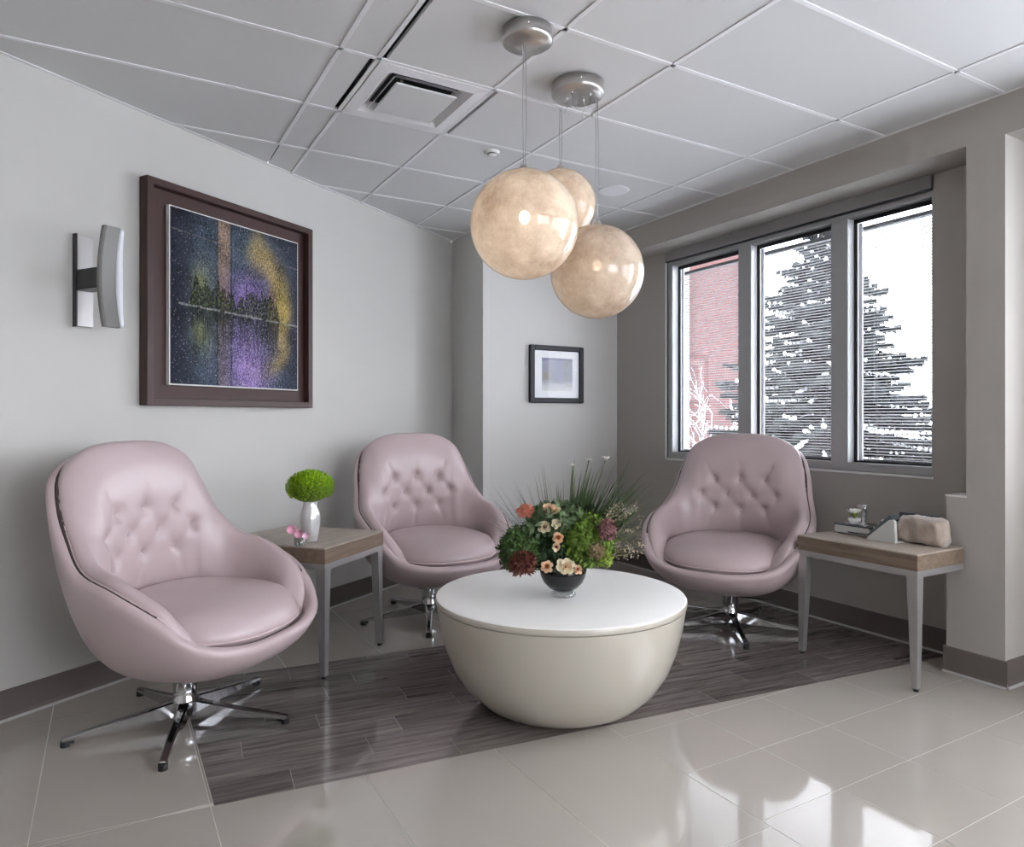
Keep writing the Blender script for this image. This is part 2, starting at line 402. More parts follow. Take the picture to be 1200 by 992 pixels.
# fill panels added in the ceiling behind the photographer to brighten the room
M_FILLGLOW = emis('fill_panel_glow', (1, .97, .93), 3.0)
for k, (x0, x1, y0, y1) in enumerate(FILL_CELLS):
    lb = ['left', 'left', 'centre', 'centre', 'right', 'right'][k % 6]
    t = thing('fill_panel', 'added unseen fill panel in the ceiling behind the photographer', 'ceiling light', ((x0+x1)/2, (y0+y1)/2, H), group='added fill panels behind the photographer')
    hx, hy = (x1-x0)/2-.01, (y1-y0)/2-.01
    MB().box(-hx, hx, -hy, -hy+.03, -.004, .03).box(-hx, hx, hy-.03, hy, -.004, .03).box(-hx, -hx+.03, -hy, hy, -.004, .03).box(hx-.03, hx, -hy, hy, -.004, .03).build('frame', M_GRID, t)
    MB().box(-hx+.03, hx-.03, -hy+.03, hy-.03, .004, .01).build('diffuser', M_FILLGLOW, t)
    L = bpy.data.lights.new('fill_area_light', 'AREA'); L.shape = 'RECTANGLE'; L.size = 2*hx-.08; L.size_y = 2*hy-.08; L.energy = FILL_W; L.color = (1, .955, .90)
    lo = bpy.data.objects.new('fill_area_light', L); COL.objects.link(lo); lo.parent = t; lo.location = (0, 0, -.012)

# ------------------------------------------------------------------ windows
def window(name, label, y0, y1, bars):
    """frame in the wall opening; bars = list of (lo, hi) y ranges of the mullions, from near to far"""
    w = thing(name, label, 'window', (XW, (y0+y1)/2, WZ0), kind='structure'); yc = (y0+y1)/2
    z1 = ZS-WZ0
    fx0, fx1 = .012, .13
    def part(nm, b0, b1, za, zb, m=M_WINF, xa=fx0, xb=fx1):
        return MB().box(xa, xb, b0-yc, b1-yc, za, zb).build(nm, m, w)
    part('frame_rail', y0, y1, 0, .05); part('frame_rail', y0, y1, z1-.11, z1)
    part('frame_jamb', y0, y0+.012, .05, z1-.11); part('frame_jamb', y1-.045, y1, .05, z1-.11)
    for b0, b1 in bars: part('mullion', b0, b1, .05, z1-.11)
    edges = [y0+.012] + [e for b in bars for e in b] + [y1-.045]
    for k in range(0, len(edges), 2):
        a, b = edges[k], edges[k+1]
        part('side_lining', b-.004, b-.0005, .05, z1-.11, M_WINS, .016, .075)
        g = MB()
        for (p, q, r_, s_) in ((a, a+.012, .05, z1-.11), (b-.022, b-.004, .05, z1-.11), (a, b, .05, .062), (a, b, z1-.135, z1-.11)):
            g.box(.074, .086, p-yc, q-yc, r_, s_)
        g.build('gasket', M_GASK, w)
        part('sash_edge', b-.05, b-.024, .062, z1-.135, M_WINS, .088, .098)
        part('pane', a, b, .052, z1-.112, M_GLASS, .0800, .0815)
    # drywall edge / stool round the opening, daylight put into its pale colour
    MB().box(-.012, .012, y0-.004-yc, y1+.004-yc, -.012, 0).build('sill', mat('sill_lit_pale', (.70,.70,.70), .4), w)
    MB().box(-.003, .013, y1-yc, y1+.016-yc, 0, z1-.07).build('edge_trim', M_WINS, w)
    return w, edges
bars = [(on_x(991, XW), on_x(972.5, XW)), (on_x(878, XW), on_x(864, XW))]
win, edges = window('window_1', 'wide three-pane aluminium window looking out on snow', WY0, WY1, bars)
win2, edges2 = window('window_2', 'window in the next bay, outside the picture', A0, A1, [(-1.40, -1.33), (-.02, .05)])

w3 = thing('fill_window', 'added fill window behind the photographer, outside the picture', 'window', ((B0+B1)/2, YF, WZ0), R(-90), kind='structure')  # added unseen window, throws light onto the back wall
hw3, z3 = (B1-B0)/2, ZS-WZ0
MB().box(.02, .12, -hw3, hw3, 0, .05).build('frame_rail', M_WINF, w3); MB().box(.02, .12, -hw3, hw3, z3-.05, z3).build('frame_rail', M_WINF, w3)
for q in (-hw3, -.03, hw3-.06): MB().box(.02, .12, q, q+.06, .05, z3-.05).build('mullion', M_WINF, w3)
for q in (-hw3+.06, .03): MB().box(.070, .0715, q, q+hw3-.09, .05, z3-.05).build('pane', M_GLASS, w3)

def blind(a, b, label, z0=WZ0+.06, z1=ZS-.155, seed=0):
    t = thing('window_blind', label, 'blind', (XW+.115, (a+b)/2, z0), group='white slatted blinds in the window panes')
    h = z1-z0; hw = (b-a)/2-.012; n = int(h/.0185)
    MB().box(-.012, .012, -hw, hw, h-.022, h).build('head_rail', M_SLAT, t)
    MB().box(-.010, .010, -hw, hw, 0, .012).build('bottom_rail', M_SLAT, t)
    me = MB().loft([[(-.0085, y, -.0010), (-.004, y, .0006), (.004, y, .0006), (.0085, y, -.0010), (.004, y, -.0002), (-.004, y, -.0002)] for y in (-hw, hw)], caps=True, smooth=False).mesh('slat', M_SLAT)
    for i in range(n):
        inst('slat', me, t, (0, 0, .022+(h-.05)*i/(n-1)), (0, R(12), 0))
    for yy in (-hw+.09, hw-.09):
        MB().cyl(.0011, .01, h-.01, 6, x=-.009, y=yy).cyl(.0011, .01, h-.01, 6, x=.009, y=yy).build('ladder_cord', M_SLAT, t)
lbs = ['white slatted blind in the right pane of the window', 'white slatted blind in the middle pane before the spruce', 'white slatted blind in the left pane before the brick wall']
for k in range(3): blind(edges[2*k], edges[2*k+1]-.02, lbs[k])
# valance over the window
v = thing('valance', 'long grey metal valance box across the window top', 'valance', (XW, (WY0+WY1)/2, ZS-.001))
hl = (WY1-WY0)/2+.004
MB().box(-.022, .010, -hl, hl, -.074, 0, b=.003).build('box', M_VAL, v)
MB().box(-.018, .008, -hl+.004, hl-.004, -.080, -.0745).build('shadow_gap', M_GASK, v)

# ------------------------------------------------------------------ armchairs
KP = [(0,-.485,.405),(.21,-.462,.412),(.37,-.39,.455),(.460,-.265,.565),(.490,-.10,.645),(.470,.07,.695),(.432,.185,.80),(.405,.262,.93),(.350,.315,1.045),(.205,.353,1.108),(0,.364,1.120)]
def rim(k):
    s = 1 if k >= 0 else -1; k = abs(k); i = min(int(k), 9); t = k-i
    def P(j):
        if j < 0: p = KP[-j]; return Vector((-p[0], p[1], p[2]))
        if j > 10: p = KP[20-j]; return Vector((-p[0], p[1], p[2]))
        return Vector(KP[j])
    p0, p1, p2, p3 = P(i-1), P(i), P(i+1), P(i+2)
    v = .5*((2*p1)+(-p0+p2)*t+(2*p0-5*p1+4*p2-p3)*t*t+(-p0+3*p1-3*p2+p3)*t**3)
    return Vector((v.x*s, v.y, v.z))
CC = Vector((0, -.04, 0))
def dirs(p):
    d = Vector((p.x-CC.x, p.y-CC.y, 0)); th = math.atan2(d.y, d.x); return -d.normalized(), th
def bez(a, b, c, d, t): return a*(1-t)**3+b*3*t*(1-t)**2+c*3*t*t*(1-t)+d*t**3
def shell_section(k):
    p = rim(k); i, th = dirs(p); z = Vector((0, 0, 1)); fr = 1-sm(1.6, 3.4, abs(k))
    base = CC+Vector((.445*math.cos(th), .385*math.sin(th), 0)); hh = p.z-.2
    out = []
    pan = CC+Vector((.33*math.cos(th), .36*math.sin(th) if th < 0 else .28*math.sin(th), .372))
    out += [CC+Vector((.02*math.cos(th), .02*math.sin(th), .345)), pan]
    out += [p+i*(.075+.01*fr)-z*.065, p+i*.060-z*.025, p+i*.045-z*.004, p+i*.028+z*.003, p+i*.010-z*.003, p-z*.018]
    p0 = p-z*.018; p1 = Vector((lerp(p.x, base.x, .35)*1.01, lerp(p.y, base.y, .35)*1.01, p.z-hh*.42)); p2 = base*.90; p2.z = .252
    p3 = CC+Vector((.10*math.cos(th), .10*math.sin(th), .222))
    for n in range(1, 15): out.append(bez(p0, p1, p2, p3, n/14))
    out.append(CC+Vector((.02*math.cos(th), .02*math.sin(th), .221)))
    return out
BUT = [(-.155, .865), (0, .87), (.155, .865), (-.2325, .775), (-.0775, .775), (.0775, .775), (.2325, .775), (-.155, .685), (0, .68), (.155, .685)]
SEG = []
for a in range(len(BUT)):
    for b in range(a+1, len(BUT)):
        d = math.dist(BUT[a], BUT[b])
        if d < .135 and abs(BUT[a][1]-BUT[b][1]) > .04: SEG.append((BUT[a], BUT[b]))
SEG += [((-.155,.865),(-.20,.95)),((0,.87),(0,.96)),((.155,.865),(.20,.95)),((-.155,.685),(-.19,.58)),((0,.68),(0,.56)),((.155,.685),(.19,.58))]
def segd(x, z, s):
    (ax, az), (bx, bz) = s; dx, dz = bx-ax, bz-az; t = max(0, min(1, ((x-ax)*dx+(z-az)*dz)/(dx*dx+dz*dz)))
    return math.hypot(x-ax-dx*t, z-az-dz*t)
def tuft(x, z):
    d = 0
    for bx, bz in BUT:
        r = math.hypot(x-bx, z-bz); d += .020*math.exp(-(r/.030)**2) + .010*math.exp(-(r/.011)**2)
    e = 0
    for s in SEG: e = max(e, math.exp(-(segd(x, z, s)/.014)**2))
    return d+.0050*e
PK0 = 1.25
def pad_section(k, n=44):
    p = rim(k); i, th = dirs(p); z = Vector((0, 0, 1)); f = sm(PK0, PK0+1.7, abs(k))
    g = sm(PK0, PK0+1.7, abs(k)); up = lerp(-.06, 0, g); rl = lerp(.4, 1, f); hb = sm(.66, 1.0, p.z)
    p = p+z*up+i*lerp(.03, 0, g)
    a = [p+i*.060-z*.045, p+i*.046-z*.020, p+i*.040+z*.002, p+i*.043+z*.018*rl, p+i*.056+z*.030*rl, p+i*.076+z*.034*rl]
    q0 = p+i*.090+z*.031*rl; q3 = CC+Vector((.36*math.cos(th), .30*math.sin(th), .44))
    q1 = q0.lerp(q3, .22)+i*(.035+.075*hb)+z*(.02+.05*hb); q2 = q0.lerp(q3, .62)+i*(.02+.075*hb)
    for m in range(n+1):
        q = bez(q0, q1, q2, q3, m/n)
        if q.y > .0: q = q + Vector((0, tuft(q.x, q.z)*sm(0, .06, q.y), 0))
        a.append(q)
    return a
def make_chair():
    t = thing('swivel_armchair', '', 'armchair')
    N = 120; secs = [shell_section(-10+20*j/N) for j in range(N)]
    sh = MB(); sh.loft([[s[r] for s in secs] for r in range(len(secs[0]))], caps=False)
    sh.build('shell', M_LEATHER, t)
    NP = 330; ks = [lerp(PK0, 20-PK0, j/NP) for j in range(NP+1)]
    ks = [k if k <= 10 else k-20 for k in ks]
    ps = [pad_section(k) for k in ks]
    pd = MB(); n = len(ps[0])
    pd.loft(ps, closed=False)
    pad = pd.build('backrest_pad', M_LEATHER, t)
    # welt along the pad edge and dark seam between pad and shell
    MB().tube([s[2]+Vector((0,0,.001)) for s in ps[::4]], .0045, 6).build('piping', M_LEATHERD, pad)
    MB().tube([rim(k)+dirs(rim(k))[0]*.037+Vector((0,0,-.005-.03*(1-sm(PK0,PK0+1.7,abs(k))))) for k in ks[30:-30:4]], .010, 6).build('seam', M_SEAM, t)
    pts = [q for s in ps for q in s[6:]]
    for bx, bz in BUT:
        q = min((q for q in pts if q.y > 0), key=lambda q: (q.x-bx)**2+(q.z-bz)**2)
        MB().ell((0,0,0), (.011, .006, .011), 10, 6).build('button', M_LEATHER, t, (q.x, q.y-.002, q.z))
    # seat cushion
    def outline(a):
        c, s = math.cos(a), math.sin(a); e = .86
        x = .362*abs(c)**e*(1 if c > 0 else -1); y = (.36 if s < 0 else .32)*abs(s)**e*(1 if s > 0 else -1)
        return x*(1-.10*max(0, s)), y-.085
    cm = MB(); rings = []; NA = 72
    for r, z in [(.02,.40),(.5,.40),(.85,.405),(.96,.420),(1.0,.445),(.994,.466),(.965,.490),(.90,.516),(.78,.535),(.6,.545),(.35,.550),(.02,.552)]:
        rings.append([(outline(2*math.pi*j/NA)[0]*r, (outline(2*math.pi*j/NA)[1]+.085)*r-.085, z+.02*sm(-.1,.3,(outline(2*math.pi*j/NA)[1])*r)-.018*sm(.1,-.45,0) - .022*sm(.2,.45,-(outline(2*math.pi*j/NA)[1])*r)) for j in range(NA)])
    cm.loft(rings, caps=True); cu = cm.build('seat_cushion', M_LEATHER, t)
    MB().tube([Vector(rings[4][j])*1.0 for j in range(NA)]+[rings[4][0]], .0045, 6).build('piping', M_LEATHERD, cu)
    # base
    MB().lathe([(.0,.219),(.052,.219),(.054,.185),(.046,.18),(.046,.105),(.050,.10),(.050,.035),(.03,.03),(0,.03)], 32).build('column', M_CHROME, t)
    MB().box(-.11, .11, -.09, .13, .205, .226, b=.004).box(.03, .11, .02, .15, .175, .205, b=.004).build('swivel_plate', M_BLACK, t)
    MB().tube([(.05,.02,.178),(.20,.04,.180),(.27,.05,.172)], .006, 8).build('lever', M_BLACK, t)
    lm = MB(); rg = []
    for d, zt, hh_, ww in ((.02,.092,.060,.022),(.06,.090,.060,.022),(.2,.066,.040,.018),(.385,.040,.018,.014),(.43,.033,.013,.013)):
        rg.append([(d,-ww,zt-hh_),(d,-ww,zt-.004),(d,-ww*.6,zt),(d,ww*.6,zt),(d,ww,zt-.004),(d,ww,zt-hh_)])
    legm = lm.loft(rg, caps=True, smooth=False).mesh('leg', M_CHROME)
    gm = MB().cyl(.017, 0, .020, 16).box(-.03, .012, -.013, .013, .010, .030, b=.002).mesh('glide', M_BLACK)
    for a in range(5):
        l = inst('leg', legm, t, (0,0,0), (0, 0, R(72*a)))
        inst('glide', gm, l, (.42, 0, 0))
    return t
def place_chair(o, X, Y, face, legrot, label):
    x, y = W(X, Y); o.location = (x, y, .0); rz = R(face-ROT+90); o.rotation_euler = (0, 0, rz); o['label'] = label
    ls = [c for c in o.children if c.name.split('.')[0] == 'leg']
    for a, l in enumerate(ls): l.rotation_euler = (0, 0, R(72*a+legrot-ROT)-rz)
ch1 = make_chair(); ch2 = copy_tree(ch1); ch3 = copy_tree(ch1)
G = 'tufted pink swivel armchairs'
for c in (ch1, ch2, ch3): c['group'] = G
place_chair(ch1, -1.352, 2.90, -17, -3, 'tufted pink leather swivel armchair at left, nearest, under the big painting')
place_chair(ch2, -.52, 4.42, -58, 60, 'tufted pink leather swivel armchair at the back, right of the vase table')
place_chair(ch3, 1.315, 4.22, -123, 48, 'tufted pink leather swivel armchair standing under the window')

# ------------------------------------------------------------------ coffee table
x, y = W(.212, 3.10)
t = thing('coffee_table', 'large round white bowl-shaped coffee table on the dark planks', 'coffee table', (x, y, 0))
MB().lathe([(0,0),(.265,0),(.292,.006),(.355,.038),(.422,.10),(.473,.18),(.508,.27),(.530,.36),(.541,.43),(.543,.450)], 128).build('bowl_base', M_TABLE_SHADED, t)
MB().lathe([(.50,.450),(.540,.4502),(.546,.453),(.5475,.458),(.5475,.472),(.545,.4765)], 128).build('rim', M_TABLE_SHADED, t)
MB().lathe([(.545,.4765),(.543,.479),(.538,.480),(.3,.480),(.0005,.480)], 128).build('tabletop', mat('white_lacquer_lit', (.90, .89, .865), .42, ior=2.0), t)  # same lacquer, light from above put into its whiter colour
TX, TY, TZ = x, y, .480

# ------------------------------------------------------------------ side tables
def side_table(ox, oy, a, L, Wd, label, h=.63, back=True):
    """ox, oy: near corner; first edge along angle a (deg) of length L, second at a+90 of length Wd"""
    t = thing('side_table', label, 'side table', (ox, oy, 0), R(a), 'grey oak side tables on tapered steel legs')
    MB().box(.0, L, .0, Wd, h-.008, h, b=.002).build('tabletop', M_WTOP, t)
    MB().box(.001, L-.001, .001, Wd-.001, h-.078, h-.0081).build('slab_edge', M_WEDGE, t)
    z = h-.078; r = MB(); i = .003
    e = .0012; zr = z-.030
    r.box(e, L-e, e, e+.024, zr, z).box(e, L-e, Wd-e-.024, Wd-e, zr, z).box(e, e+.024, e+.0245, Wd-e-.0245, zr, z).box(L-e-.024, L-e, e+.0245, Wd-e-.0245, zr, z)
    r.build('rail', M_STEEL, t)
    for (cx, cy, sx, sy) in ((i,i,1,1),(L-i,i,-1,1),(i,Wd-i,1,-1),(L-i,Wd-i,-1,-1)):
        if not back and cy < Wd/2: continue
        def rg(zz, wd): 
            p = [(0,0),(wd*sx,0),(wd*sx,wd*sy),(0,wd*sy)]
            if sx*sy < 0: p = p[::-1]
            return [(cx+a_, cy+b_, zz) for a_, b_ in p]
        l = MB().loft([rg(.014,.028), rg(.30,.040), rg(z-.0302,.050)], caps=True, smooth=False).build('leg', M_STEEL, t)
        MB().cyl(.012, 0, .0145, 12, x=cx+.014*sx, y=cy+.014*sy).build('glide', M_BLACK, l)
    return t
# right: axis-aligned in the room, long side along the window wall
RT = (1.835, 3.19)
side_table(3.578, RT[0], 90, .64, .385, 'grey oak side table under the window beside the pier', back=False)
# left: turned, its back end by the left wall
lx, ly = W(-.893, 3.345)
side_table(lx, ly, 71-ROT, .56, .62, 'grey oak side table between the two left armchairs')
LTZ = .63

# ------------------------------------------------------------------ pendants
def sphere_mat():
    m = bpy.data.materials.new('mottled_amber_resin'); m.use_nodes = True; nt = m.node_tree; nt.nodes.clear()
    tc = nt.nodes.new('ShaderNodeTexCoord'); n = nt.nodes.new('ShaderNodeTexNoise'); n.inputs['Scale'].default_value = 14; n.inputs['Detail'].default_value = 10; n.inputs['Roughness'].default_value = .75
    n2 = nt.nodes.new('ShaderNodeTexNoise'); n2.inputs['Scale'].default_value = 3; n2.inputs['Detail'].default_value = 4
    ad = nt.nodes.new('ShaderNodeMath'); ad.operation = 'ADD'; ml = nt.nodes.new('ShaderNodeMath'); ml.operation = 'MULTIPLY'; ml.inputs[1].default_value = .5
    r = nt.nodes.new('ShaderNodeValToRGB'); r.color_ramp.elements[0].position = .40; r.color_ramp.elements[1].position = .62
    r.color_ramp.elements[0].color = (.44, .33, .25, 1); r.color_ramp.elements[1].color = (.76, .66, .55, 1)
    nt.links.new(tc.outputs['Object'], n.inputs['Vector']); nt.links.new(tc.outputs['Object'], n2.inputs['Vector'])
    nt.links.new(n.outputs[0], ad.inputs[0]); nt.links.new(n2.outputs[0], ad.inputs[1]); nt.links.new(ad.outputs[0], ml.inputs[0]); nt.links.new(ml.outputs[0], r.inputs[0])
    d = nt.nodes.new('ShaderNodeBsdfDiffuse'); tl = nt.nodes.new('ShaderNodeBsdfTranslucent'); tr = nt.nodes.new('ShaderNodeBsdfTransparent'); tr.inputs[0].default_value = (1, .85, .7, 1)
    g = nt.nodes.new('ShaderNodeBsdfGlossy'); g.inputs['Roughness'].default_value = .06; fr = nt.nodes.new('ShaderNodeFresnel'); fr.inputs[0].default_value = 1.5
    m1 = nt.nodes.new('ShaderNodeMixShader'); m1.inputs[0].default_value = .42; m2 = nt.nodes.new('ShaderNodeMixShader'); m2.inputs[0].default_value = .05; m3 = nt.nodes.new('ShaderNodeMixShader')
    o = nt.nodes.new('ShaderNodeOutputMaterial')
    nt.links.new(r.outputs[0], d.inputs[0]); nt.links.new(r.outputs[0], tl.inputs[0])
    nt.links.new(d.outputs[0], m1.inputs[1]); nt.links.new(tl.outputs[0], m1.inputs[2]); nt.links.new(m1.outputs[0], m2.inputs[1]); nt.links.new(tr.outputs[0], m2.inputs[2])
    nt.links.new(fr.outputs[0], m3.inputs[0]); nt.links.new(m2.outputs[0], m3.inputs[1]); nt.links.new(g.outputs[0], m3.inputs[2]); nt.links.new(m3.outputs[0], o.inputs[0])
    return m
M_SPH = sphere_mat(); M_BULB = emis('bulb', (1, .93, .82), 45); M_BULB2 = emis('soft_bulb', (1, .93, .82), 6); M_CORD = mat('cord_silver', (.35,.35,.36), .4, .5)
def pendant(name, label, px, py, Y, rpx, group, hot=False):
    X = (px-600)*Y/821; z = CAM_H+(490-py)*Y/821; r = rpx*Y/821; x, y = W(X, Y)
    t = thing(name, label, 'pendant lamp', (x, y, z), group=group)
    MB().lathe([(.018, math.sqrt(r*r-.018**2))]+[(r*math.sin(a), r*math.cos(a)) for a in [R(k) for k in range(6, 178, 4)]]+[(.001, -r)], 72).build('globe', M_SPH, t)
    MB().lathe([(.0,r+.022),(.012,r+.022),(.022,r+.008),(.024,r-.004),(.018,r-.01)], 20).build('cap', M_NICK, t)
    b = MB().ell((0,0,.03), (.021,.021,.026), 16, 10).build('bulb', M_BULB if hot else M_BULB2, t)
    MB().cyl(.012, .05, r, 12).build('socket', M_NICK, t)
    L = bpy.data.lights.new('bulb_light', 'POINT'); L.energy = .55; L.color = (1, .86, .68); L.shadow_soft_size = .03
    lo = bpy.data.objects.new('bulb_light', L); COL.objects.link(lo); lo.parent = t; lo.location = (0, 0, -.02)
    dz = H-.05-z-r-.02
    for s in (-1, 1):
        pts = [(s*.003+s*.010*math.sin(math.pi*q/12)*(.6 if s > 0 else .3), 0, r+.02+dz*q/12) for q in range(13)]
        MB().tube(pts, .0015, 6).build('cord', M_CORD, t)
    return x, y, z, r
def canopy(px, Y, r, label, hooks):
    x, y = W((px-600)*Y/821, Y)
    t = thing('ceiling_canopy', label, 'lamp canopy', (x, y, H-.006))
    MB().lathe([(0,-.052),(r*.93,-.052),(r*.985,-.047),(r,-.040),(r,0),(0,0)], 64).build('drum', M_NICK, t)
    for k in range(hooks):
        a = 2*math.pi*k/hooks+.5; rr = r*.5
        cx, cy = rr*math.cos(a), rr*math.sin(a)
        MB().cyl(.005, -.062, -.052, 8, x=cx, y=cy).build('hook', M_CHROME, t)
        MB().tube([(cx,cy,-.06),(cx+.006,cy,-.085),(cx-.004,cy+.006,-.11),(cx+.012,cy,-.125),(cx+.02,cy,-.115)], .0015, 5).build('hanging_wire', M_CHROME, t)
    for a in (0, 2.1, 4.2): MB().ell((r*math.cos(a), r*math.sin(a), -.022), (.006,.006,.006), 8, 6).build('screw', M_CHROME, t)
    return t
canopy(618, 2.70, .098, 'round nickel ceiling canopy holding only the near large globe', 0)
canopy(677, 3.14, .118, 'round nickel ceiling canopy with loose wires, over the two far globes', 4)
GP = 'mottled amber globe pendants'
pendant('pendant_globe', 'largest-looking amber globe pendant at left, bulb glowing through', 614.5, 263.5, 2.70, 63.5, GP, True)
pendant('pendant_globe', 'lowest amber globe pendant, hanging rightmost', 699.5, 318.5, 3.15, 54.5, GP)
pendant('pendant_globe', 'small amber globe pendant half hidden behind the near globe', 657, 240, 3.28, 41, GP)

# ------------------------------------------------------------------ ceiling fittings
t = thing('air_diffuser', 'square white ceiling air diffuser with a dark open slot', 'air vent', (DIFF[0], DIFF[1], H))
hx, hy = .262, .274
def sq(a, b, z): return [(-a,-b,z),(a,-b,z),(a,b,z),(-a,b,z)]
MB().loft([sq(hx,hy,.004), sq(hx,hy,-.006), sq(hx-.055,hy-.055,-.010), sq(hx-.10,hy-.10,.028)], smooth=False).build('frame', M_GRID, t)
MB().loft([sq(hx-.095,hy-.095,-.004), sq(hx-.12,hy-.12,.020)], smooth=False).build('inner_cone', M_GRID, t)
MB().box(-hx+.115, hx-.115, -hy+.115, hy-.115, -.022, -.012, b=.003).build('plaque', M_CEIL, t)
MB().box(-hx+.02, hx-.02, -hy+.02, hy-.02, .0285, .0295).build('duct_opening', M_PLEN, t)
for a, b in ((-.1,-.1),(.1,.1)): MB().box(a-.006, a+.006, b-.006, b+.006, -.012, .0285).build('bracket', M_STEEL, t)
x, y = 1.88, 3.47
t = thing('smoke_detector', 'small round white smoke detector on the ceiling', 'smoke detector', (x, y, H))
MB().lathe([(0,-.022),(.018,-.022),(.026,-.018),(.028,-.009),(.040,-.007),(.042,0),(0,0)], 24).build('body', M_WHITE, t)
MB().lathe([(.0285,-.0175),(.0285,-.012)], 24).build('vent_ring', M_BLACK, t)
t = thing('ceiling_speaker', 'flat round white ceiling speaker near the window wall', 'speaker', (2.89, 3.66, H))
MB().lathe([(0,-.006),(.085,-.006),(.10,-.004),(.105,0),(0,0)], 32).build('grille', M_GRID, t)

# ------------------------------------------------------------------ wall art
def wall_frame(loc, rz):           # local x along the wall, y out of the wall, z up
    return Matrix.Translation(loc) @ Matrix.Rotation(rz, 4, 'Z')
def painted(name, parent, w_, h_, nx, nz, fn, y, m, dep=.012):
    vs, fs, cs = [], [], []
    for j in range(nz+1):
        for i in range(nx+1):
            vs.append((-w_/2+w_*i/nx, y, -h_/2+h_*j/nz)); c = fn(i/nx, j/nz); cs += [c[0], c[1], c[2], 1]
    for j in range(nz):
        for i in range(nx):
            a = j*(nx+1)+i; fs.append((a, a+nx+1, a+nx+2, a+1))
    b = len(vs); vs += [(-w_/2,y-dep,-h_/2),(w_/2,y-dep,-h_/2),(w_/2,y-dep,h_/2),(-w_/2,y-dep,h_/2)]; cs += [.05,.05,.05,1]*4
    c0, c1, c2, c3 = 0, nx, nz*(nx+1)+nx, nz*(nx+1)
    fs += [(b,b+1,b+2,b+3),(b,c0,c1,b+1),(b+1,c1,c2,b+2),(b+2,c2,c3,b+3),(b+3,c3,c0,b)]
    me = bpy.data.meshes.new(name); me.from_pydata(vs, [], fs); me.materials.append(m)
    at = me.color_attributes.new('paint', 'FLOAT_COLOR', 'POINT'); at.data.foreach_set('color', cs)
    o = bpy.data.objects.new(name, me); COL.objects.link(o); o.parent = parent; return o
def mixc(a, b, t): t = max(0, min(1, t)); return tuple(a[i]*(1-t)+b[i]*t for i in range(3))
def nz_(x, y, s, o=0): return noise.noise(Vector((x*s, y*s, o)))
def big_paint(u, v):
    # u to the right, v upwards
    hz = .462-.03*u                                   # the shoreline
    m = v if v > hz else 2*hz-v                       # the lake mirrors the sky
    low = v < hz
    c = (.045, .055, .085)
    c = mixc(c, (.10,.15,.20), .75*math.exp(-((u-.50)/.30)**2)*sm(.4,.75,m))
    c = mixc(c, (.015,.016,.03), sm(.22, 0, u)*.8 + sm(.90, 1, v)*.5 + sm(.9,1.02,u)*.3)
    c = mixc(c, (.22,.26,.24), .75*math.exp(-((u-.235)/.075)**2-((m-.60)/.15)**2))
    c = mixc(c, (.36,.38,.10), .55*math.exp(-((u-.20)/.045)**2-((m-.60)/.07)**2))
    c = mixc(c, (.36,.24,.17), .85*(sm(.315,.345,u)-sm(.40,.44,u))*(.45+.55*sm(.2,.9,v))*(1 if not low else .85))
    c = mixc(c, (.30,.19,.50), .95*math.exp(-((u-.57)/.15)**2)*(.75*math.exp(-((v-.58)/.13)**2)+1.1*math.exp(-((v-.12)/.26)**2)))
    rr = math.hypot((u-.62)/.26, (m-.42)/.44); n1 = nz_(u, v, 7, 4)
    wr = math.exp(-((rr-1.0-.12*n1)/.20)**2)*(sm(.50,.66,u))
    c = mixc(c, (.50,.37,.14), wr*(.90 if not low else .62*sm(0,.2,v)))
    c = mixc(c, (.52,.40,.10), .8*math.exp(-((u-.84)/.07)**2-((v-.55)/.14)**2))
    c = mixc(c, (.46,.27,.20), .6*math.exp(-((u-.77)/.04)**2-((v-.50)/.16)**2))
    c = mixc(c, (.36,.26,.18), .5*math.exp(-((u-.70)/.10)**2-((v-.78)/.06)**2))
    env = sm(.10,.17,u)*(1-sm(.79,.84,u))*(1-.8*math.exp(-((u-.47)/.025)**2))
    tr = (.125+.060*nz_(u, .3, 26)+.06*nz_(u, .7, 70))*env
    if 0 < v-hz < tr*1.15: c = mixc(c, (.010,.016,.008), .80+.5*nz_(u, v, 70))
    if 0 < v-hz < tr and nz_(u, v, 90, 6) > .25: c = mixc(c, (.20,.25,.05), .6)
    dn = tr*2.2+.08*env*abs(nz_(u, .1, 60))
    if 0 < hz-v < dn: c = mixc(c, (.018,.026,.018), max(0, .85-.7*(hz-v)/dn+.6*nz_(u*3, v*.3, 34)))
    if abs(v-hz) < .006 and nz_(u, v, 18, 2) > -.25: c = mixc(c, (.42,.42,.42), .6)
    for q in (.325, .43):
        if abs(u-q-.004*nz_(0, v, 12)) < .005: c = mixc(c, (.02,.02,.03), .65)
    if abs(v-.88+.06*u) < .004: c = mixc(c, (.22,.20,.20), .5)
    g = 1+1.0*nz_(u, v, 105, 2)+.55*nz_(u*2.2, v*.5, 60, 8)+.5*nz_(u, v, 9, 3)
    c = tuple(max(.002, .62*k*g) for k in c)
    sp = .006+.15*math.exp(-((u-.60)/.17)**2-((v-.10)/.22)**2)+.05*math.exp(-((u-.57)/.12)**2-((v-.6)/.15)**2)
    if random.random() < sp: c = mixc(c, (.62,.55,.75), .65)
    elif random.random() < .06: c = tuple(min(1, k*1.9+.008) for k in c)
    return c
M_PAINT = vcol_mat('canvas_paint', .75, .4); M_PAINT.node_tree.nodes['Principled BSDF'].inputs['Specular IOR Level'].default_value = .2
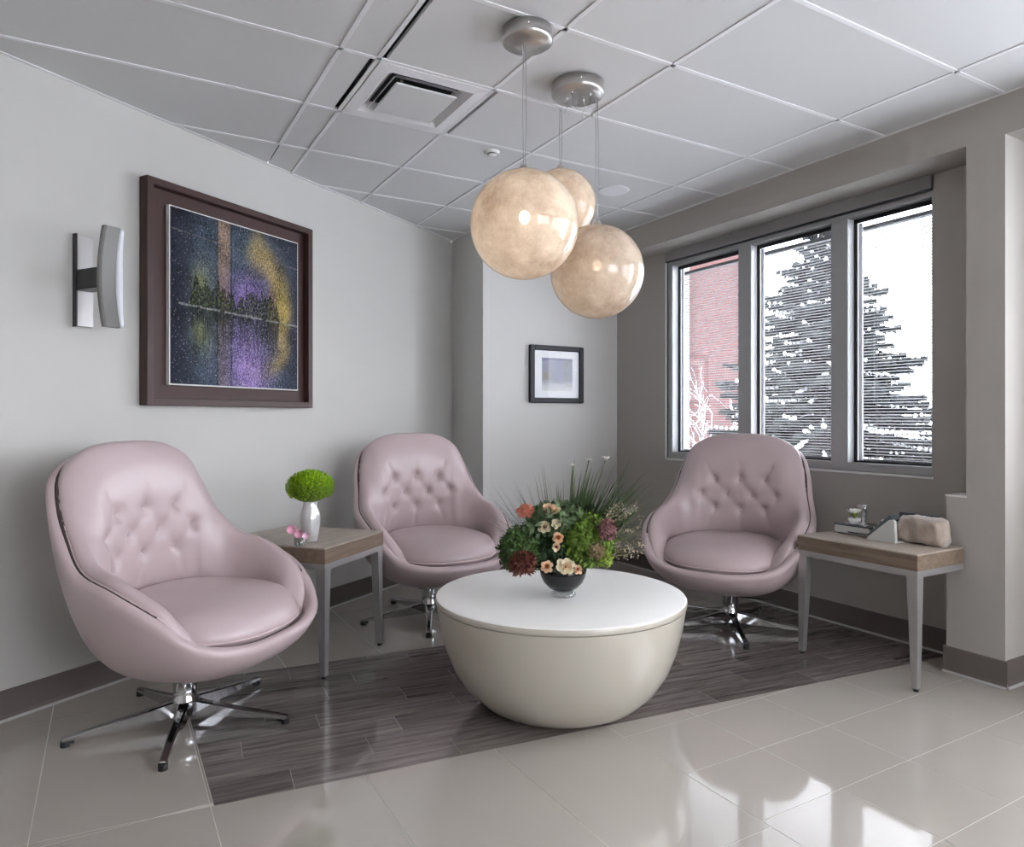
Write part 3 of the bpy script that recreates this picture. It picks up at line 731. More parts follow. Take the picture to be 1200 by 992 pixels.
# the big painting on the left wall
def lw_at(px):
    r = (px-600)/821; X0, Y0 = -2.1, 2.88
    tt = (r*Y0-X0)/(.4617-r*.887); return tt
t0, t1 = lw_at(160.5), lw_at(359)
kk = lambda t_: W(-2.1+.4617*t_, 2.88+.887*t_)
c0 = Vector(kk(t0)); c1 = Vector(kk(t1)); wlen = (c1-c0).length
def on_left(v2):                     # project a point on the true wall line
    s = (v2-LP).dot(LD); return LP+LD*s
pc = on_left((c0+c1)/2)
rzl = math.atan2(LD.y, LD.x)
zc_ = 1.872; hF = 1.115; wF = wlen-.02
t = thing('framed_painting', 'large abstract purple and gold lake painting in a deep dark brown frame', 'painting', (pc.x+LN.x*.004, pc.y+LN.y*.004, zc_), rzl)
# local +y points into the wall (LD rotated +90), so the room side is -y
D = .060; bw = .036
fr = [('frame_side', -wF/2, -wF/2+bw, -hF/2, hF/2), ('frame_side', wF/2-bw, wF/2, -hF/2, hF/2), ('frame_side', -wF/2+bw, wF/2-bw, hF/2-bw, hF/2), ('frame_side', -wF/2+bw, wF/2-bw, -hF/2, -hF/2+bw)]
for nme, a, b, c, d in fr: MB().box(a, b, -D, 0, c, d, b=.002).build(nme, M_FRAMEW, t)
MB().box(-wF/2+bw, wF/2-bw, -.016, -.003, -hF/2+bw, hF/2-bw).build('backing_panel', mat('frame_inner_panel', (.048,.019,.017), .6), t)
aw, ah = wF*.775, hF*.800; az = .012
MB().box(-aw/2-.006, aw/2+.006, -.040, -.017, -ah/2-.006, ah/2+.006).build('canvas_edge', mat('canvas_white_edge', (.75,.74,.72), .6), t)
cv = painted('canvas', t, aw, ah, 300, 260, big_paint, -.0425, M_PAINT, dep=-.0022)
for ch in t.children:
    if ch.name.startswith('canvas'): ch.location.x = .012; ch.location.z = az*0

# small picture on the back wall
def small_paint(u, v):
    c = (.82,.83,.86)
    if .17 < u < .85 and .16 < v < .84:
        p = (u-.17)/.68; q = (v-.16)/.68
        a = mixc((.26,.26,.46), (.50,.52,.60), .5+.9*nz_(u*3, v, 22)); a = mixc(a, (.36,.36,.20), .8*math.exp(-((p-.15)/.14)**2-((q-.45)/.16)**2)); a = mixc(a, (.32,.38,.20), .7*math.exp(-((p-.80)/.05)**2))
        a = mixc(a, (.6,.6,.62), .5*math.exp(-((p-.30)/.06)**2)); c = mixc(c, a, sm(.05,.38,q))
        if q > .94: c = mixc(c, (.12,.12,.25), .5)
        c = tuple(k*.75 for k in c)
    return c
z0_, z1_ = 1.376, 1.845; xa, xb = 2.945, 3.470
t = thing('framed_print', 'small picture with white mat in a black frame on the back wall', 'picture', ((xa+xb)/2, YB-.002, (z0_+z1_)/2))
w2, h2 = xb-xa, z1_-z0_; fb = .042
M_BFR = mat('black_frame_gloss', (.005,.006,.011), .5)
for a, b, c, d in ((-w2/2,-w2/2+fb,-h2/2,h2/2),(w2/2-fb,w2/2,-h2/2,h2/2),(-w2/2+fb,w2/2-fb,h2/2-fb,h2/2),(-w2/2+fb,w2/2-fb,-h2/2,-h2/2+fb)):
    MB().box(a, b, -.035, 0, c, d, b=.006).build('frame_side', M_BFR, t)
painted('print', t, w2-2*fb+.004, h2-2*fb+.004, 90, 80, small_paint, -.018, vcol_mat('print_paper', .5), dep=-.010)
MB().box(-w2/2+fb, w2/2-fb, -.0215, -.0205, -h2/2+fb, h2/2-fb).build('glass', thin_glass('picture_glass', (1,1,1), .012), t)

# ------------------------------------------------------------------ wall sconce
ts = lw_at(96); sp = on_left(Vector(kk(ts)))
t = thing('wall_sconce', 'curved brushed-metal wall light on a black backplate', 'wall lamp', (sp.x, sp.y, 1.868), rzl)
MB().box(-.034, .040, -.020, 0, -.205, .205, b=.002).build('backplate', M_STEEL, t)
MB().box(-.042, -.0345, -.026, 0, -.208, .208).build('backplate_side', M_BLACK, t)
MB().box(-.038, .036, -.185, -.0205, -.045, .045, b=.002).build('bracket', M_BLACK, t)
NB = 24
def bow(k, z0=.220):
    a = -1+2*k/NB; return a, z0*a, -.186-.036*a*a
rg = [[(-.040, y+.012, z), (-.040, y-.006, z), (-.032, y-.012, z), (.030, y-.012, z), (.030, y+.012, z)] for a, z, y in (bow(k) for k in range(NB+1))]
MB().loft(rg, caps=True, smooth=False).build('curved_shade', mat('satin_grey_metal', (.20,.195,.19), .5, .3), t)
rg = [[(.0305, y+.008, z), (.0305, y-.010, z), (.040+.010*(1-a*a), y-.014-.020*(1-a*a), z), (.052+.014*(1-a*a), y-.004, z), (.050, y+.008, z)] for a, z, y in (bow(k, .216) for k in range(NB+1))]
MB().loft(rg, caps=True, smooth=True).build('lens', mat('frosted_lens', (.80,.82,.88), .35), t)

# ------------------------------------------------------------------ flowers
def floret_mass(mb, c, r, n, size, fn=None, low=-.6, seed=1, curl=.3):
    rnd = random.Random(seed)
    if fn is None: fn = lambda d: 1+.20*noise.noise(d*4.5+Vector((seed, 0, 0)))
    for _ in range(n):
        while True:
            d = Vector((rnd.gauss(0,1), rnd.gauss(0,1), rnd.gauss(0,1))).normalized()
            if d.z > low: break
        k = rnd.uniform(.72, 1.04)*(fn(d) if fn else 1)
        p = Vector((c[0]+r[0]*d.x*k, c[1]+r[1]*d.y*k, c[2]+r[2]*d.z*k))
        nrm = (d+Vector((rnd.uniform(-.7,.7), rnd.uniform(-.7,.7), rnd.uniform(-.5,.7)))).normalized()
        a = nrm.orthogonal().normalized(); a = (Matrix.Rotation(rnd.uniform(0, 6.28), 3, nrm) @ a); b = nrm.cross(a); s = size*rnd.uniform(.6, 1.3)
        n0 = len(mb.v)
        pts = [p, p+a*s*.6+b*s*.35+nrm*s*curl, p+a*s*1.2+nrm*s*curl*1.6, p+a*s*.6-b*s*.35+nrm*s*curl]
        mb.v += [tuple(q) for q in pts]; mb.f.append((n0, n0+1, n0+2, n0+3)); mb.sm.append(False)
def blade(mb, p0, d, L, wd, droop, n=7, rnd=random):
    d = Vector(d).normalized(); side = d.cross(Vector((0,0,1))); side = side.normalized() if side.length > .05 else Vector((rnd.uniform(-1,1), rnd.uniform(-1,1), 0)).normalized()
    p = Vector(p0); rows = []
    for k in range(n+1):
        t = k/n; wv = wd*(1-t)**.7*.5+.0002; rows.append((p-side*wv, p+Vector((0,0,wv*.3)), p+side*wv))
        d = (d+Vector((0,0,-droop/n))).normalized(); p = p+d*L/n
    vs = [tuple(q) for r_ in rows for q in r_]; fs = []
    for k in range(n):
        for j in range(2): fs.append((k*3+j, k*3+j+1, k*3+j+4, k*3+j+3))
    mb.add(vs, fs, True)
def petal(mb, base, d, up, L, wd, cup, n=4):
    d = Vector(d).normalized(); up = Vector(up).normalized(); s = d.cross(up).normalized(); vs = []; fs = []
    prof = [.35, .8, 1, .9, .45]
    for i in range(5):
        t = i/4
        for j in (-1, 0, 1):
            c = Vector(base)+d*L*t*(1-.25*cup*t)+up*L*cup*t*t+s*j*wd*.5*prof[i]+up*abs(j)*wd*.18
            vs.append(tuple(c))
    for i in range(4):
        for j in range(2): fs.append((i*3+j, i*3+j+1, i*3+j+4, i*3+j+3))
    mb.add(vs, fs, True)
def rose(label, name, cat, p, r, ax, m_out, m_in, seed, group=None, layers=4, open_=.35):
    """bloom of radius r at p, facing ax; > outer_petals, heart, stem"""
    rnd = random.Random(seed); t = thing(name, label, cat, p, group=group)
    q = Vector((0,0,1)).rotation_difference(Vector(ax).normalized()).to_matrix().to_4x4()
    o = MB(); n = MB()
    for l in range(layers):
        f = (l+1)/layers; cnt = 5+(l > 1)
        for k in range(cnt):
            a = 6.283*(k/cnt)+l*.63+rnd.uniform(-.2,.2); d = Vector((math.cos(a), math.sin(a), 0))
            tilt = lerp(1.30, .12, f)+rnd.uniform(-.15,.15)
            dd = d*math.cos(tilt)+Vector((0,0,math.sin(tilt)))
            petal(o if l > 0 else n, tuple(d*r*.10+Vector((0,0,-.25*r*f))), dd, Vector((0,0,1))*math.cos(tilt)-d*math.sin(tilt), r*lerp(.62, .98, f)*rnd.uniform(.85,1.15), r*lerp(.5, .85, f), .22)
    for mb_, nm, mm in ((o, 'petals', m_out), (n, 'heart', m_in)):
        mb_.v = [tuple(q @ Vector(v_)) for v_ in mb_.v]; mb_.build(nm, mm, t)
    return t
green1 = mat('foliage_deep_green', (.045,.10,.018), .6, var=.5, vscale=30, Subsurface_Weight=0)
green2 = mat('moss_bright_green', (.13,.22,.022), .6, var=.55, vscale=26)
green3 = mat('grass_blade_green', (.09,.15,.055), .5, var=.3, vscale=20)
limeg = mat('lime_green_petal', (.30,.50,.02), .5, var=.55, vscale=75)
peach = mat('peach_petal', (.85,.62,.42), .5, var=.1, vscale=30); cream = mat('cream_petal', (.88,.80,.60), .5, var=.1, vscale=30)
orange = mat('orange_heart', (.60,.20,.07), .5); coral = mat('coral_petal', (.62,.22,.15), .5, var=.2, vscale=30); redd = mat('deep_red_floret', (.13,.03,.018), .55, var=.5, vscale=60)
mauve = mat('mauve_floret', (.24,.11,.11), .55, var=.5, vscale=50); whitep = mat('white_petal', (.85,.85,.80), .5); stemg = mat('stem_green', (.06,.09,.03), .6); pinkp = mat('pink_petal', (.80,.42,.55), .5)

# image-plane frame at the bouquet: right, away, up offsets in metres
BX, BYc = W(.222, 3.045)
RV = Vector((CS, -SN, 0)); AV = Vector((SN, CS, 0)); ZV = Vector((0,0,1))
BC = Vector((BX, BYc, TZ))
def bq(px, py, away=0.0):
    Y = 3.045+away; return BC + RV*((px-600)*Y/821-.222) + AV*away + ZV*(CAM_H+(490-py)*Y/821-TZ)
t = thing('bowl_vase', 'black glass bowl vase with a clear foot on the white coffee table', 'vase', tuple(BC+ZV*.0005))
MB().lathe([(0,.0),(.052,.0),(.056,.004),(.054,.014),(.044,.022),(0,.022)], 40).build('foot', M_CLEAR, t)
MB().lathe([(.0,.0225),(.035,.0225),(.062,.036),(.085,.06),(.098,.088),(.102,.115),(.100,.118),(.096,.112),(.09,.085),(.07,.05),(0,.04)], 48).build('bowl', mat('black_glass', (.004,.004,.005), .12), t)
MB().lathe([(0,.10),(.094,.108)], 32).build('soil', M_BLACK, t)

def mass(label, name, p, r, n, size, m, cat='flower', low=-.75, seed=3, core=None, group=None, fn=None, curl=.3):
    t = thing(name, label, cat, tuple(p), group=group)
    MB().ell((0,0,0), [k*.74 for k in r], 16, 10).build('core', core or m, t)
    mb = MB(); floret_mass(mb, (0,0,0), r, n, size, fn, low, seed, curl); mb.build('florets', m, t, kind='stuff')
    b = BC+ZV*.09-Vector(p)
    MB().tube([(0,0,-r[2]*.5), tuple(b*.5+ZV*.0), tuple(b)], .003, 6).build('stem', stemg, t)
    return t
mass('deep green ball of fine florets at the bouquet left', 'green_floret_head', bq(612, 644, -.03), (.098,.085,.092), 3000, .017, green1, seed=4)
mass('bright green mossy ball of florets at the bouquet right', 'green_floret_head', bq(690, 637, -.03), (.112,.09,.118), 3800, .016, green2, seed=5, core=green1)
mass('dark green tuft of foliage at the bouquet centre', 'foliage_tuft', bq(650, 640, -.02), (.085,.07,.10), 1500, .026, mat('dark_leaf', (.018,.045,.012), .6, var=.4, vscale=30), cat='foliage', seed=6)
mass('loose mid-green foliage behind the roses at the bouquet top', 'foliage_tuft', bq(660, 608, .02), (.16,.08,.065), 2200, .028, mat('sage_leaf', (.09,.14,.06), .6, var=.5, vscale=25), cat='foliage', seed=7)
mass('deep red floret head drooping over the table at the lower left of the bouquet', 'red_floret_head', bq(612.5, 661, -.125), (.046,.036,.046), 900, .011, redd, seed=8, curl=.9)
mass('mauve-red floret head at the right edge of the bouquet', 'mauve_floret_head', bq(712, 622, -.115), (.036,.03,.046), 700, .009, mauve, seed=9, curl=.6)
mass('small brownish-mauve floret head low at the right of the bouquet', 'mauve_floret_head', bq(700, 646, -.135), (.030,.024,.032), 500, .009, mat('brown_green_floret', (.28,.20,.10), .6, var=.6, vscale=60), seed=10, curl=.5)
mass('small lime floret sprig at the bouquet lower right', 'lime_floret_sprig', bq(710, 655, -.10), (.022,.02,.03), 300, .010, mat('lime_floret', (.30,.40,.06), .6, var=.3, vscale=40), seed=12, curl=.6)
fc = -AV+ZV*.25
mass('round coral pincushion bloom at the upper left of the bouquet', 'coral_bloom', bq(616, 599, -.05), (.030,.026,.025), 600, .008, coral, seed=11, curl=.7)
RS = [('pale peach rose with an orange heart, topmost of the roses', 643, 597, -.06, .030, peach, orange), ('cream rose just right of the topmost peach rose', 651, 597, -.05, .022, cream, peach),
      ('cream rose at upper left below the topmost rose', 638, 617, -.09, .028, cream, peach), ('cream rosebud right of the upper cream rose', 652, 613, -.09, .022, cream, cream),
      ('peach rose in the middle of the bouquet', 654, 630, -.12, .026, peach, orange), ('small orange-hearted rose just below the middle peach rose', 652, 641, -.125, .020, cream, orange),
      ('small peach rose low at the left, over the vase rim', 641, 664, -.135, .025, peach, orange), ('wide cream rose with peach heart over the middle of the vase rim', 663, 664, -.145, .038, cream, peach), ('small peach rose right of the wide cream rose at the vase rim', 677, 667, -.13, .020, peach, orange)]
for k, (lb, px, py, aw_, r_, mo, mi) in enumerate(RS):
    t = rose(lb, 'rose', 'flower', tuple(bq(px, py, aw_)), r_, fc+RV*((px-655)/120)+ZV*.1, mo, mi, k, 'roses in the bouquet')
    b = BC+ZV*.08-Vector(t.location)
    MB().tube([(0,0,0), tuple(b*.5), tuple(b*.98)], .002, 5).build('stem', stemg, t)
RS2 = [('small white tubular bloom tallest at the right of the bouquet', 710, 539), ('flat white bloom on a dark stem, left of the tallest', 690, 539), ('tiny white bud on a thin stem above the bouquet centre', 671, 546)]
for k, (lb, px, py) in enumerate(RS2):
    p = bq(px, py, .06); t = thing('white_bloom', lb, 'flower', tuple(p), group='white blooms on tall stems')
    mb = MB()
    for a in range(6):
        d = Vector((math.cos(a*1.05), math.sin(a*1.05), .5 if k != 1 else -.1)); petal(mb, (0,0,0), d, ZV, .022-.005*k, .014, .25)
    mb.build('petals', whitep, t); b = BC+ZV*.10-p
    MB().tube([(0,0,0), tuple(b*.2+ZV*-.01), tuple(b*.5+RV*.008), tuple(b)], .0028, 6).build('stem', stemg, t)
def grass(label, name, blades, m, wd, droop, seed, n=60):
    rnd = random.Random(seed); t = thing(name, label, 'grass', tuple(BC+ZV*.10)); mb = MB()
    for _ in range(n):
        px, py, aw_, L = blades(rnd)
        tgt = bq(px, py, aw_); base = BC+ZV*.12+RV*((tgt-BC).dot(RV)*.35)
        d = tgt-base; blade(mb, tuple(base-BC-ZV*.10), d+ZV*.04, d.length*rnd.uniform(.85,1.1), wd, droop*rnd.uniform(.5,1.4), 8, rnd)
    mb.build('blades', m, t, kind='stuff'); return t
grass('tall upright grass fanning out at the top right of the bouquet', 'ornamental_grass', lambda r: (r.uniform(668,748), r.uniform(540,600)+abs(0), r.uniform(-.02,.12), 0), green3, .018, .8, 21, 230)
grass('thin dark grass arching out at the left of the bouquet', 'ornamental_grass', lambda r: (r.uniform(576,625), r.uniform(562,640), r.uniform(-.03,.10), 0), mat('dark_grass', (.035,.055,.035), .5), .0080, .60, 22, 110)
grass('wispy olive twigs rising behind the coral bloom', 'ornamental_grass', lambda r: (r.uniform(615,662), r.uniform(545,580), r.uniform(0,.08), 0), mat('olive_twig', (.07,.08,.03), .6), .0075, .15, 23, 34)
# airy sprays of tiny buds on the right
rnd = random.Random(5); t = thing('airy_spray', 'airy beige spray of tiny buds at the far right of the bouquet', 'flower', tuple(BC+ZV*.12)); mb = MB(); m2 = MB()
for _ in range(60):
    tgt = bq(rnd.uniform(712,752), rnd.uniform(592,650), rnd.uniform(-.08,.08))-BC-ZV*.12
    b0 = Vector((0,0,.02)); mid = tgt*.55+ZV*rnd.uniform(0,.02); mb.tube([tuple(b0), tuple(mid), tuple(tgt)], .0006, 4)
    for _ in range(7):
        q = tgt+Vector((rnd.uniform(-.02,.02), rnd.uniform(-.02,.02), rnd.uniform(-.02,.02))); m2.ell(tuple(q), (.0026,.0026,.0026), 5, 3)
mb.build('stems', mat('olive_stem', (.16,.15,.06), .6), t, kind='stuff'); m2.build('buds', mat('beige_bud', (.55,.46,.36), .6), t, kind='stuff')

# vase with the green chrysanthemum ball on the left table
def on_left_table(px, py):
    Y = (CAM_H-LTZ)*821/(py-490); return W((px-600)*Y/821, Y)
vx_, vy_ = on_left_table(363.5, 634)
t = thing('glass_vase', 'textured clear glass vase holding the green pompon flowers', 'vase', (vx_, vy_, LTZ+.0005))
MB().lathe([(0,.0),(.034,.0),(.038,.004),(.044,.05),(.050,.10),(.049,.14),(.036,.175),(.033,.20),(.036,.215),(.033,.215),(.030,.20),(.033,.172),(.045,.14),(.046,.10),(.040,.05),(.033,.008),(0,.008)], 36).build('body', mat('crackled_silver_glass', (.60,.60,.60), .14, .35, bump=1, bscale=60), t)
p = Vector((vx_, vy_, LTZ+.265))
t = thing('chrysanthemum_ball', 'round lime-green pompon of chrysanthemums in the glass vase', 'flower', tuple(p))
mb = MB(); mb2 = MB()
MB().ell((0,0,0), (.10,.10,.068), 20, 12).build('core', green2, t)
rnd = random.Random(3)
for k in range(1000):
    z = 1-1.62*(k+.5)/1000; a = k*2.39996; s = math.sqrt(max(0, 1-z*z)); d = Vector((s*math.cos(a), s*math.sin(a), z))
    b = Vector((d.x*.095, d.y*.095, d.z*.062)); petal(mb, tuple(b), d+Vector((rnd.uniform(-.5,.5), rnd.uniform(-.5,.5), rnd.uniform(-.3,.4))), ZV*.9+d*.1+Vector((.01,0,0)), .030, .0085, .35)
mb.build('petals', limeg, t, kind='stuff')
MB().tube([(0,0,-.05),(.004,0,-.15),(0,0,-.245)], .008, 6).build('stem', stemg, t)
gx_, gy_ = on_left_table(351, 640)
t = thing('bud_glass', 'tiny clear glass with the pink blossoms, before the vase', 'glass', (gx_, gy_, LTZ+.0005))
MB().lathe([(0,0),(.024,0),(.026,.003),(.028,.045),(.026,.045),(.024,.006),(0,.006)], 28).build('body', M_CLEAR, t)
for k, (dx, dz, rr, lb) in enumerate(((-.028,.088,.028,'pink blossom at left in the tiny glass'), (.006,.068,.026,'pink blossom in the middle of the tiny glass'), (.040,.058,.022,'pale pink blossom at right, leaning from the tiny glass'))):
    o = Vector((gx_, gy_, LTZ+dz))+RV*dx-AV*.02
    t = thing('pink_blossom', lb, 'flower', tuple(o), group='pink blossoms on the left table'); mb = MB()
    for a in range(9):
        an = a*.7; d = RV*math.cos(an)+ZV*math.sin(an)-AV*(.35+.3*(a % 2)); petal(mb, (0,0,0), d, -AV, rr, rr*.55, .2)
    mb.build('petals', pinkp if k < 2 else mat('pale_pink_petal', (.85,.62,.74), .5), t)
    b = Vector((gx_, gy_, LTZ+.008))-o; MB().tube([(0,0,0), tuple(b*.5+ZV*.01), tuple(b)], .0012, 5).build('stem', stemg, t)

# ------------------------------------------------------------------ things on the right table
RZ = .6305
M_BOXG = mat('box_light_grey', (.50,.50,.48), .5); M_DKG = mat('slate_top', (.06,.075,.085), .3)
t = thing('document_box', 'light grey flat box with slate lid at the table back', 'box', (3.495, 2.315, RZ))
MB().box(-.075, .075, -.10, .10, .006, .046, b=.002).build('body', M_BOXG, t)
MB().box(-.077, .077, -.102, .102, .0462, .052, b=.001).build('lid', M_DKG, t)
for a in (-.08, .08): MB().box(-.06, .06, a-.012, a+.012, 0, .0062).build('foot', M_BLACK, t)
MB().box(-.0762, -.0752, -.09, .02, .012, .018).build('slot', M_BLACK, t)
t = thing('saucer', 'small white saucer on the slate lid', 'saucer', (3.475, 2.335, RZ+.0525))
MB().lathe([(0,0),(.025,0),(.048,.006),(.050,.008),(.046,.008),(.022,.003),(0,.003)], 32).build('dish', M_WHITE, t)
t = thing('plant_pot', 'small white pot on the saucer holding a green plant', 'pot', (3.475, 2.335, RZ+.056))
MB().lathe([(0,0),(.020,0),(.030,.012),(.033,.028),(.030,.030),(.027,.026),(0,.024)], 24).build('body', M_WHITE, t)
t = thing('potted_sprig', 'small lime and white sprig in the white pot', 'plant', (3.475, 2.335, RZ+.082)); mb = MB(); rnd = random.Random(9)
for k in range(26):
    a = rnd.uniform(0, 6.28); blade(mb, (0,0,0), (math.cos(a)*.6, math.sin(a)*.6, 1.1), rnd.uniform(.035,.06), .009, .5, 5, rnd)
mb.build('leaves', mat('sprig_lime', (.30,.42,.06), .5), t, kind='stuff'); mb = MB()
for k in range(12):
    a = rnd.uniform(0, 6.28); petal(mb, (math.cos(a)*.022, math.sin(a)*.022, .030), (math.cos(a), math.sin(a), .6), ZV, .022, .018, .3)
mb.build('petals', whitep, t)
t = thing('desk_tap_stand', 'small chrome pump stand beside the white pot', 'stand', (3.45, 2.262, RZ+.0525))
MB().cyl(.010, 0, .085, 16).build('post', M_CHROME, t); MB().lathe([(0,0),(.022,0),(.022,.004),(.012,.008),(0,.008)], 24).build('foot', M_CHROME, t)
MB().tube([(0,0,.080),(0,0,.098),(-.008,.02,.104),(-.012,.04,.098)], [.012,.013,.011,.009], 12).build('spout', M_CHROME, t)
MB().ell((0,-.002,.106), (.015,.015,.010), 14, 8).build('knob', M_CHROME, t)
# wedge-shaped card stand
t = thing('card_stand', 'pale wedge-shaped stand with a dark face, leaning cards', 'card stand', (3.435, 2.128, RZ))
P2 = [(.075, 0), (-.075, 0), (-.072, .012), (.042, .112), (.060, .116), (.070, .106)]
mb = MB()
for x0_ in (-.055, .035): mb.loft([[(xx, -a_, z_) for a_, z_ in P2] for xx in (x0_, x0_+.020)], caps=True, smooth=False)
mb.build('side_panel', M_BOXG, t)
MB().add([(-.034,.088,.018),(.034,.088,.018),(.034,-.030,.132),(-.034,-.030,.132),(-.034,.066,.006),(.034,.066,.006),(.034,-.052,.112),(-.034,-.052,.112)], [(0,1,2,3),(7,6,5,4),(0,4,5,1),(1,5,6,2),(2,6,7,3),(3,7,4,0)]).build('dark_face', M_DKG, t)
MB().box(-.056, .056, -.075, .078, 0, .004).build('base', M_BOXG, t)
for k in range(4):
    z = .036+.022*k; yk = .075-.0228*k
    MB().box(-.028, .028, yk-.004+.002, yk+.001+.004, z-.004, z+.004).build('card', M_WHITE if k % 2 else M_NICK, t)
t = thing('dark_booklet', 'dark blue-grey booklet standing behind the beige pouch', 'booklet', (3.566, 2.04, RZ))
MB().box(-.008, .008, -.10, .10, 0, .135, b=.002).build('cover', mat('slate_blue_cover', (.07,.09,.12), .4), t)
# plush pouch
t = thing('plush_pouch', 'beige plush pouch with gathered left end', 'pouch', (3.500, 1.995, RZ))
rg = []; NR = 30
for k in range(NR+1):
    a = k/NR; yy = .125-.25*a
    e = (sm(-.02,.16,a)*.30+.70)*(1-.30*sm(.93,1.0,a))
    e *= 1-.28*math.exp(-((a-.03)/.05)**2)
    hh_ = .122*e+.012*math.sin(a*3.1); ww = .050*e+.004; ring = []
    for j in range(28):
        th = 2*math.pi*j/28; c_, s_ = math.cos(th), math.sin(th); ex = .55
        xx = ww*abs(c_)**ex*(1 if c_ > 0 else -1)*(1-.18*max(0, s_)); zz = hh_/2+hh_/2*abs(s_)**ex*(1 if s_ > 0 else -1)
        wr = .010*noise.noise(Vector((xx*22, yy*16, zz*24)))+.005*noise.noise(Vector((xx*60, yy*50, zz*60)))+(.006*math.sin(th*9)*math.exp(-((a-.06)/.09)**2))
        ring.append((xx+wr*c_*1.5, yy, max(0.0, zz+wr*s_)))
    rg.append(ring)
rg = [[(a_[0]*.15, a_[1]+.004, .055+(a_[2]-.055)*.15) for a_ in rg[0]]]+rg+[[(a_[0]*.2, a_[1]-.004, .055+(a_[2]-.055)*.2) for a_ in rg[-1]]]
MB().loft(rg, caps=True).build('body', mat('beige_plush', (.36,.29,.24), .95, bump=1, bscale=220, var=.14, vscale=25, Sheen_Weight=.6), t)
MB().tube([(-.012,.132,.075),(-.022,.136,.058),(-.018,.137,.040),(-.004,.136,.036)], .005, 8).build('drawstring', mat('pouch_cord', (.30,.24,.20), .8), t)

# ------------------------------------------------------------------ outside: snow, brick building, spruce
GZ = -.9
tag(MB().box(XW+.3, 60, -30, 60, GZ-.3, GZ).build('ground', M_SNOW), 'snow-covered ground outside the window', 'ground', kind='structure')
bx, by = W(3.0, 19.0)
t = thing('brick_building', 'red brick building seen through the left pane', 'building', (bx, by, GZ), R(-ROT+8))
MB().box(-6.0, 3.45, 0, 8, 0, 8.2).build('brick_wall', M_BRICK, t)
MB().box(-6.1, 3.55, -.1, 8.1, 8.2, 8.35).build('parapet', M_SNOW, t)
MB().box(-6.0, 9.0, -.02, -.0, 0, .9).build('plinth', M_BRICK, t)
bx, by = W(11.5, 21.0)
t = thing('low_brick_building', 'low red brick wall glimpsed beyond the spruce at lower right', 'building', (bx, by, GZ), R(-ROT))
MB().box(-3, 5.0, 0, 4, 0, 1.75).build('brick_wall', M_BRICK, t); MB().box(-3.1, 5.1, -.1, 4.1, 1.75, 1.95).build('snow_cap', M_SNOW, t)

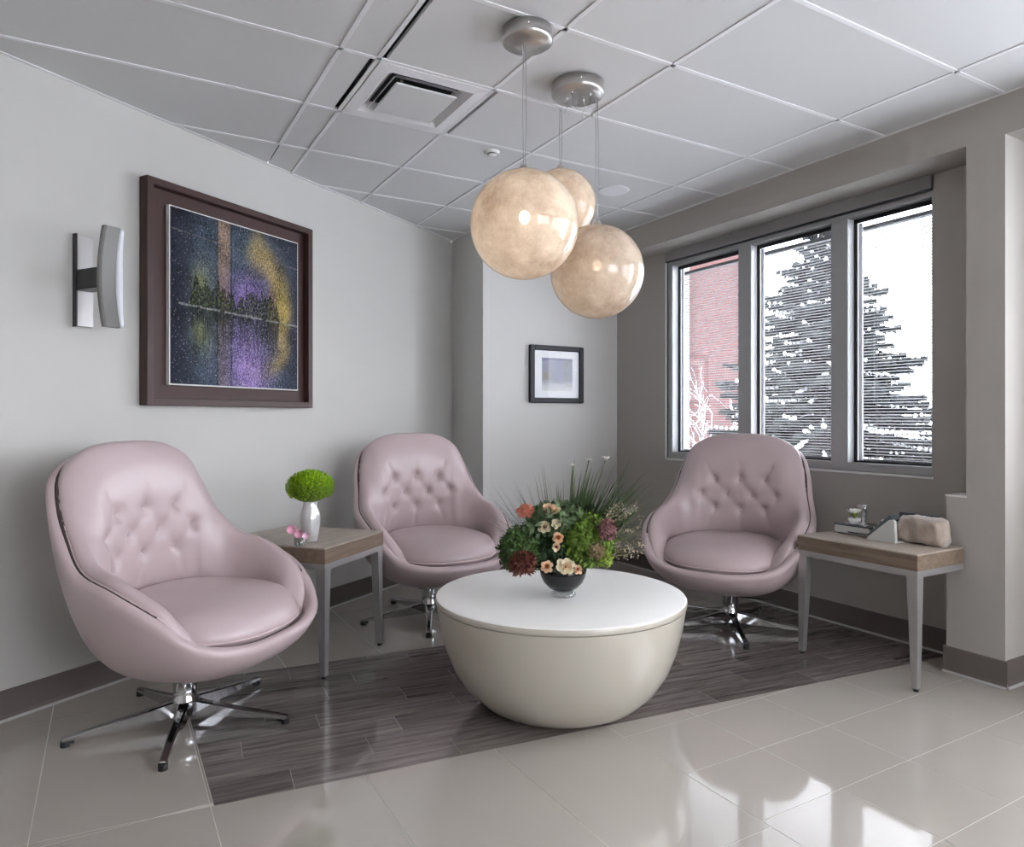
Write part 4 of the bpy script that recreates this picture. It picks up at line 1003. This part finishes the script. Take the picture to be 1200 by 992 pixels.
def spruce(label, X, Y, h, rad, seed, group=None):
    rnd = random.Random(seed); x, y = W(X, Y); t = thing('spruce_tree', label, 'tree', (x, y, GZ), group=group)
    MB().tube([(0,0,0),(.02,0,h*.5),(0,0,h)], [.13,.07,.012], 8).build('trunk', M_BARK, t)
    nb = MB(); sb = MB(); z = .25
    while z < h*.985:
        f = 1-z/h; L = rad*(f**.70)*rnd.uniform(.82, 1.12)+.05
        for k in range(14 if f > .25 else 9):
            a = rnd.uniform(0, 6.28); ll = L*rnd.uniform(.70, 1.12); d = Vector((math.cos(a), math.sin(a), 0)); sd = Vector((-d.y, d.x, 0))
            p0 = Vector((0, 0, z+rnd.uniform(-.06,.06))); n = max(4, int(ll/.085)); up = rnd.uniform(.05,.22); path = []
            for i in range(n+1):
                s = i/n; path.append(p0+d*ll*s+ZV*(ll*(up*s-.42*s*s+.24*s**4)))
            nb.tube([tuple(q) for q in path[::max(1, n//3)]], .012, 3, caps=False)
            for i in range(1, n+1):
                s = i/n; tw = (.30*ll*(1-s*.75)+.07)*rnd.uniform(.7,1.1)
                for sg in (-1, 1):
                    dd = (sd*sg*.8+d*.75+ZV*rnd.uniform(-.28,-.02)).normalized(); q = path[i]; e = q+dd*tw
                    wv = d*.030+ZV*.0
                    for zz, wm in ((0, 1), (-.035, .7)):
                        n0 = len(nb.v); m_ = (q+e)/2
                        nb.v += [tuple(q+ZV*zz), tuple(m_-wv*wm*1.2+ZV*(zz-.02)), tuple(e+ZV*zz), tuple(m_+wv*wm*1.2+ZV*(zz-.02))]; nb.f.append((n0, n0+1, n0+2, n0+3)); nb.sm.append(False)
                    n0 = len(nb.v); nb.v += [tuple(q+ZV*.01), tuple(q-ZV*.06), tuple(e-ZV*.07), tuple(e+ZV*.01)]; nb.f.append((n0, n0+1, n0+2, n0+3)); nb.sm.append(False)
                if noise.noise(Vector((a*3.2, z*2.6, s*3+seed))) > -.12+.25*z/h and s > .2:
                    q = path[i]+ZV*.030; rx = .020+.10*tw*rnd.uniform(.5,1); sb.ell(tuple(q), (rx, rx*rnd.uniform(.6,1.2), .022+.02*rnd.random()), 6, 4)
        z += .115+.06*f
    nb.build('boughs', M_NEEDLE, t, kind='stuff'); sb.build('snow_load', M_SNOW, t, kind='stuff'); return t
spruce('tall snow-laden spruce tree outside the middle and right panes', 5.30, 12.0, 5.5, 2.35, 3)
spruce('small snowy spruce at the foot of the tall one, lower right', 7.7, 14.2, 2.3, 1.5, 8)
def shrub(label, X, Y, n, h, seed, dark=.5):
    rnd = random.Random(seed); x, y = W(X, Y); t = thing('snowy_shrub', label, 'shrub', (x, y, GZ)); tw = MB(); sn = MB()
    def br(p, d, L, r, lv):
        pts = [p]; q = p
        for i in range(4):
            d = (d+Vector((rnd.uniform(-.35,.35), rnd.uniform(-.35,.35), rnd.uniform(-.15,.2)))).normalized(); q = q+d*L/4; pts.append(q)
        tw.tube([tuple(a_) for a_ in pts], [r*(1-.15*i) for i in range(5)], 4, caps=False)
        if rnd.random() < .8: sn.tube([tuple(a_+ZV*r*1.1) for a_ in pts], r*.9, 3, caps=False)
        if lv > 0:
            for _ in range(3):
                k = rnd.randint(1, 4); br(pts[k], (d+Vector((rnd.uniform(-1,1), rnd.uniform(-1,1), rnd.uniform(-.3,.6)))).normalized(), L*.62, r*.62, lv-1)
    for _ in range(n): br(Vector((rnd.uniform(-.3,.3), rnd.uniform(-.3,.3), 0)), Vector((rnd.uniform(-.3,.3), rnd.uniform(-.3,.3), 1)).normalized(), h*.55, .013, 3)
    tw.build('twigs', M_BARK, t, kind='stuff'); sn.build('snow_load', M_SNOW, t, kind='stuff'); return t
shrub('snow-covered bare shrub before the brick wall', 3.95, 14.5, 6, 3.3, 2)
shrub('bare snowy young tree left of the spruce before the bricks', 2.55, 10.6, 4, 2.6, 6)
shrub('snowy bramble low at the right edge of the window', 5.3, 9.1, 8, .95, 9)
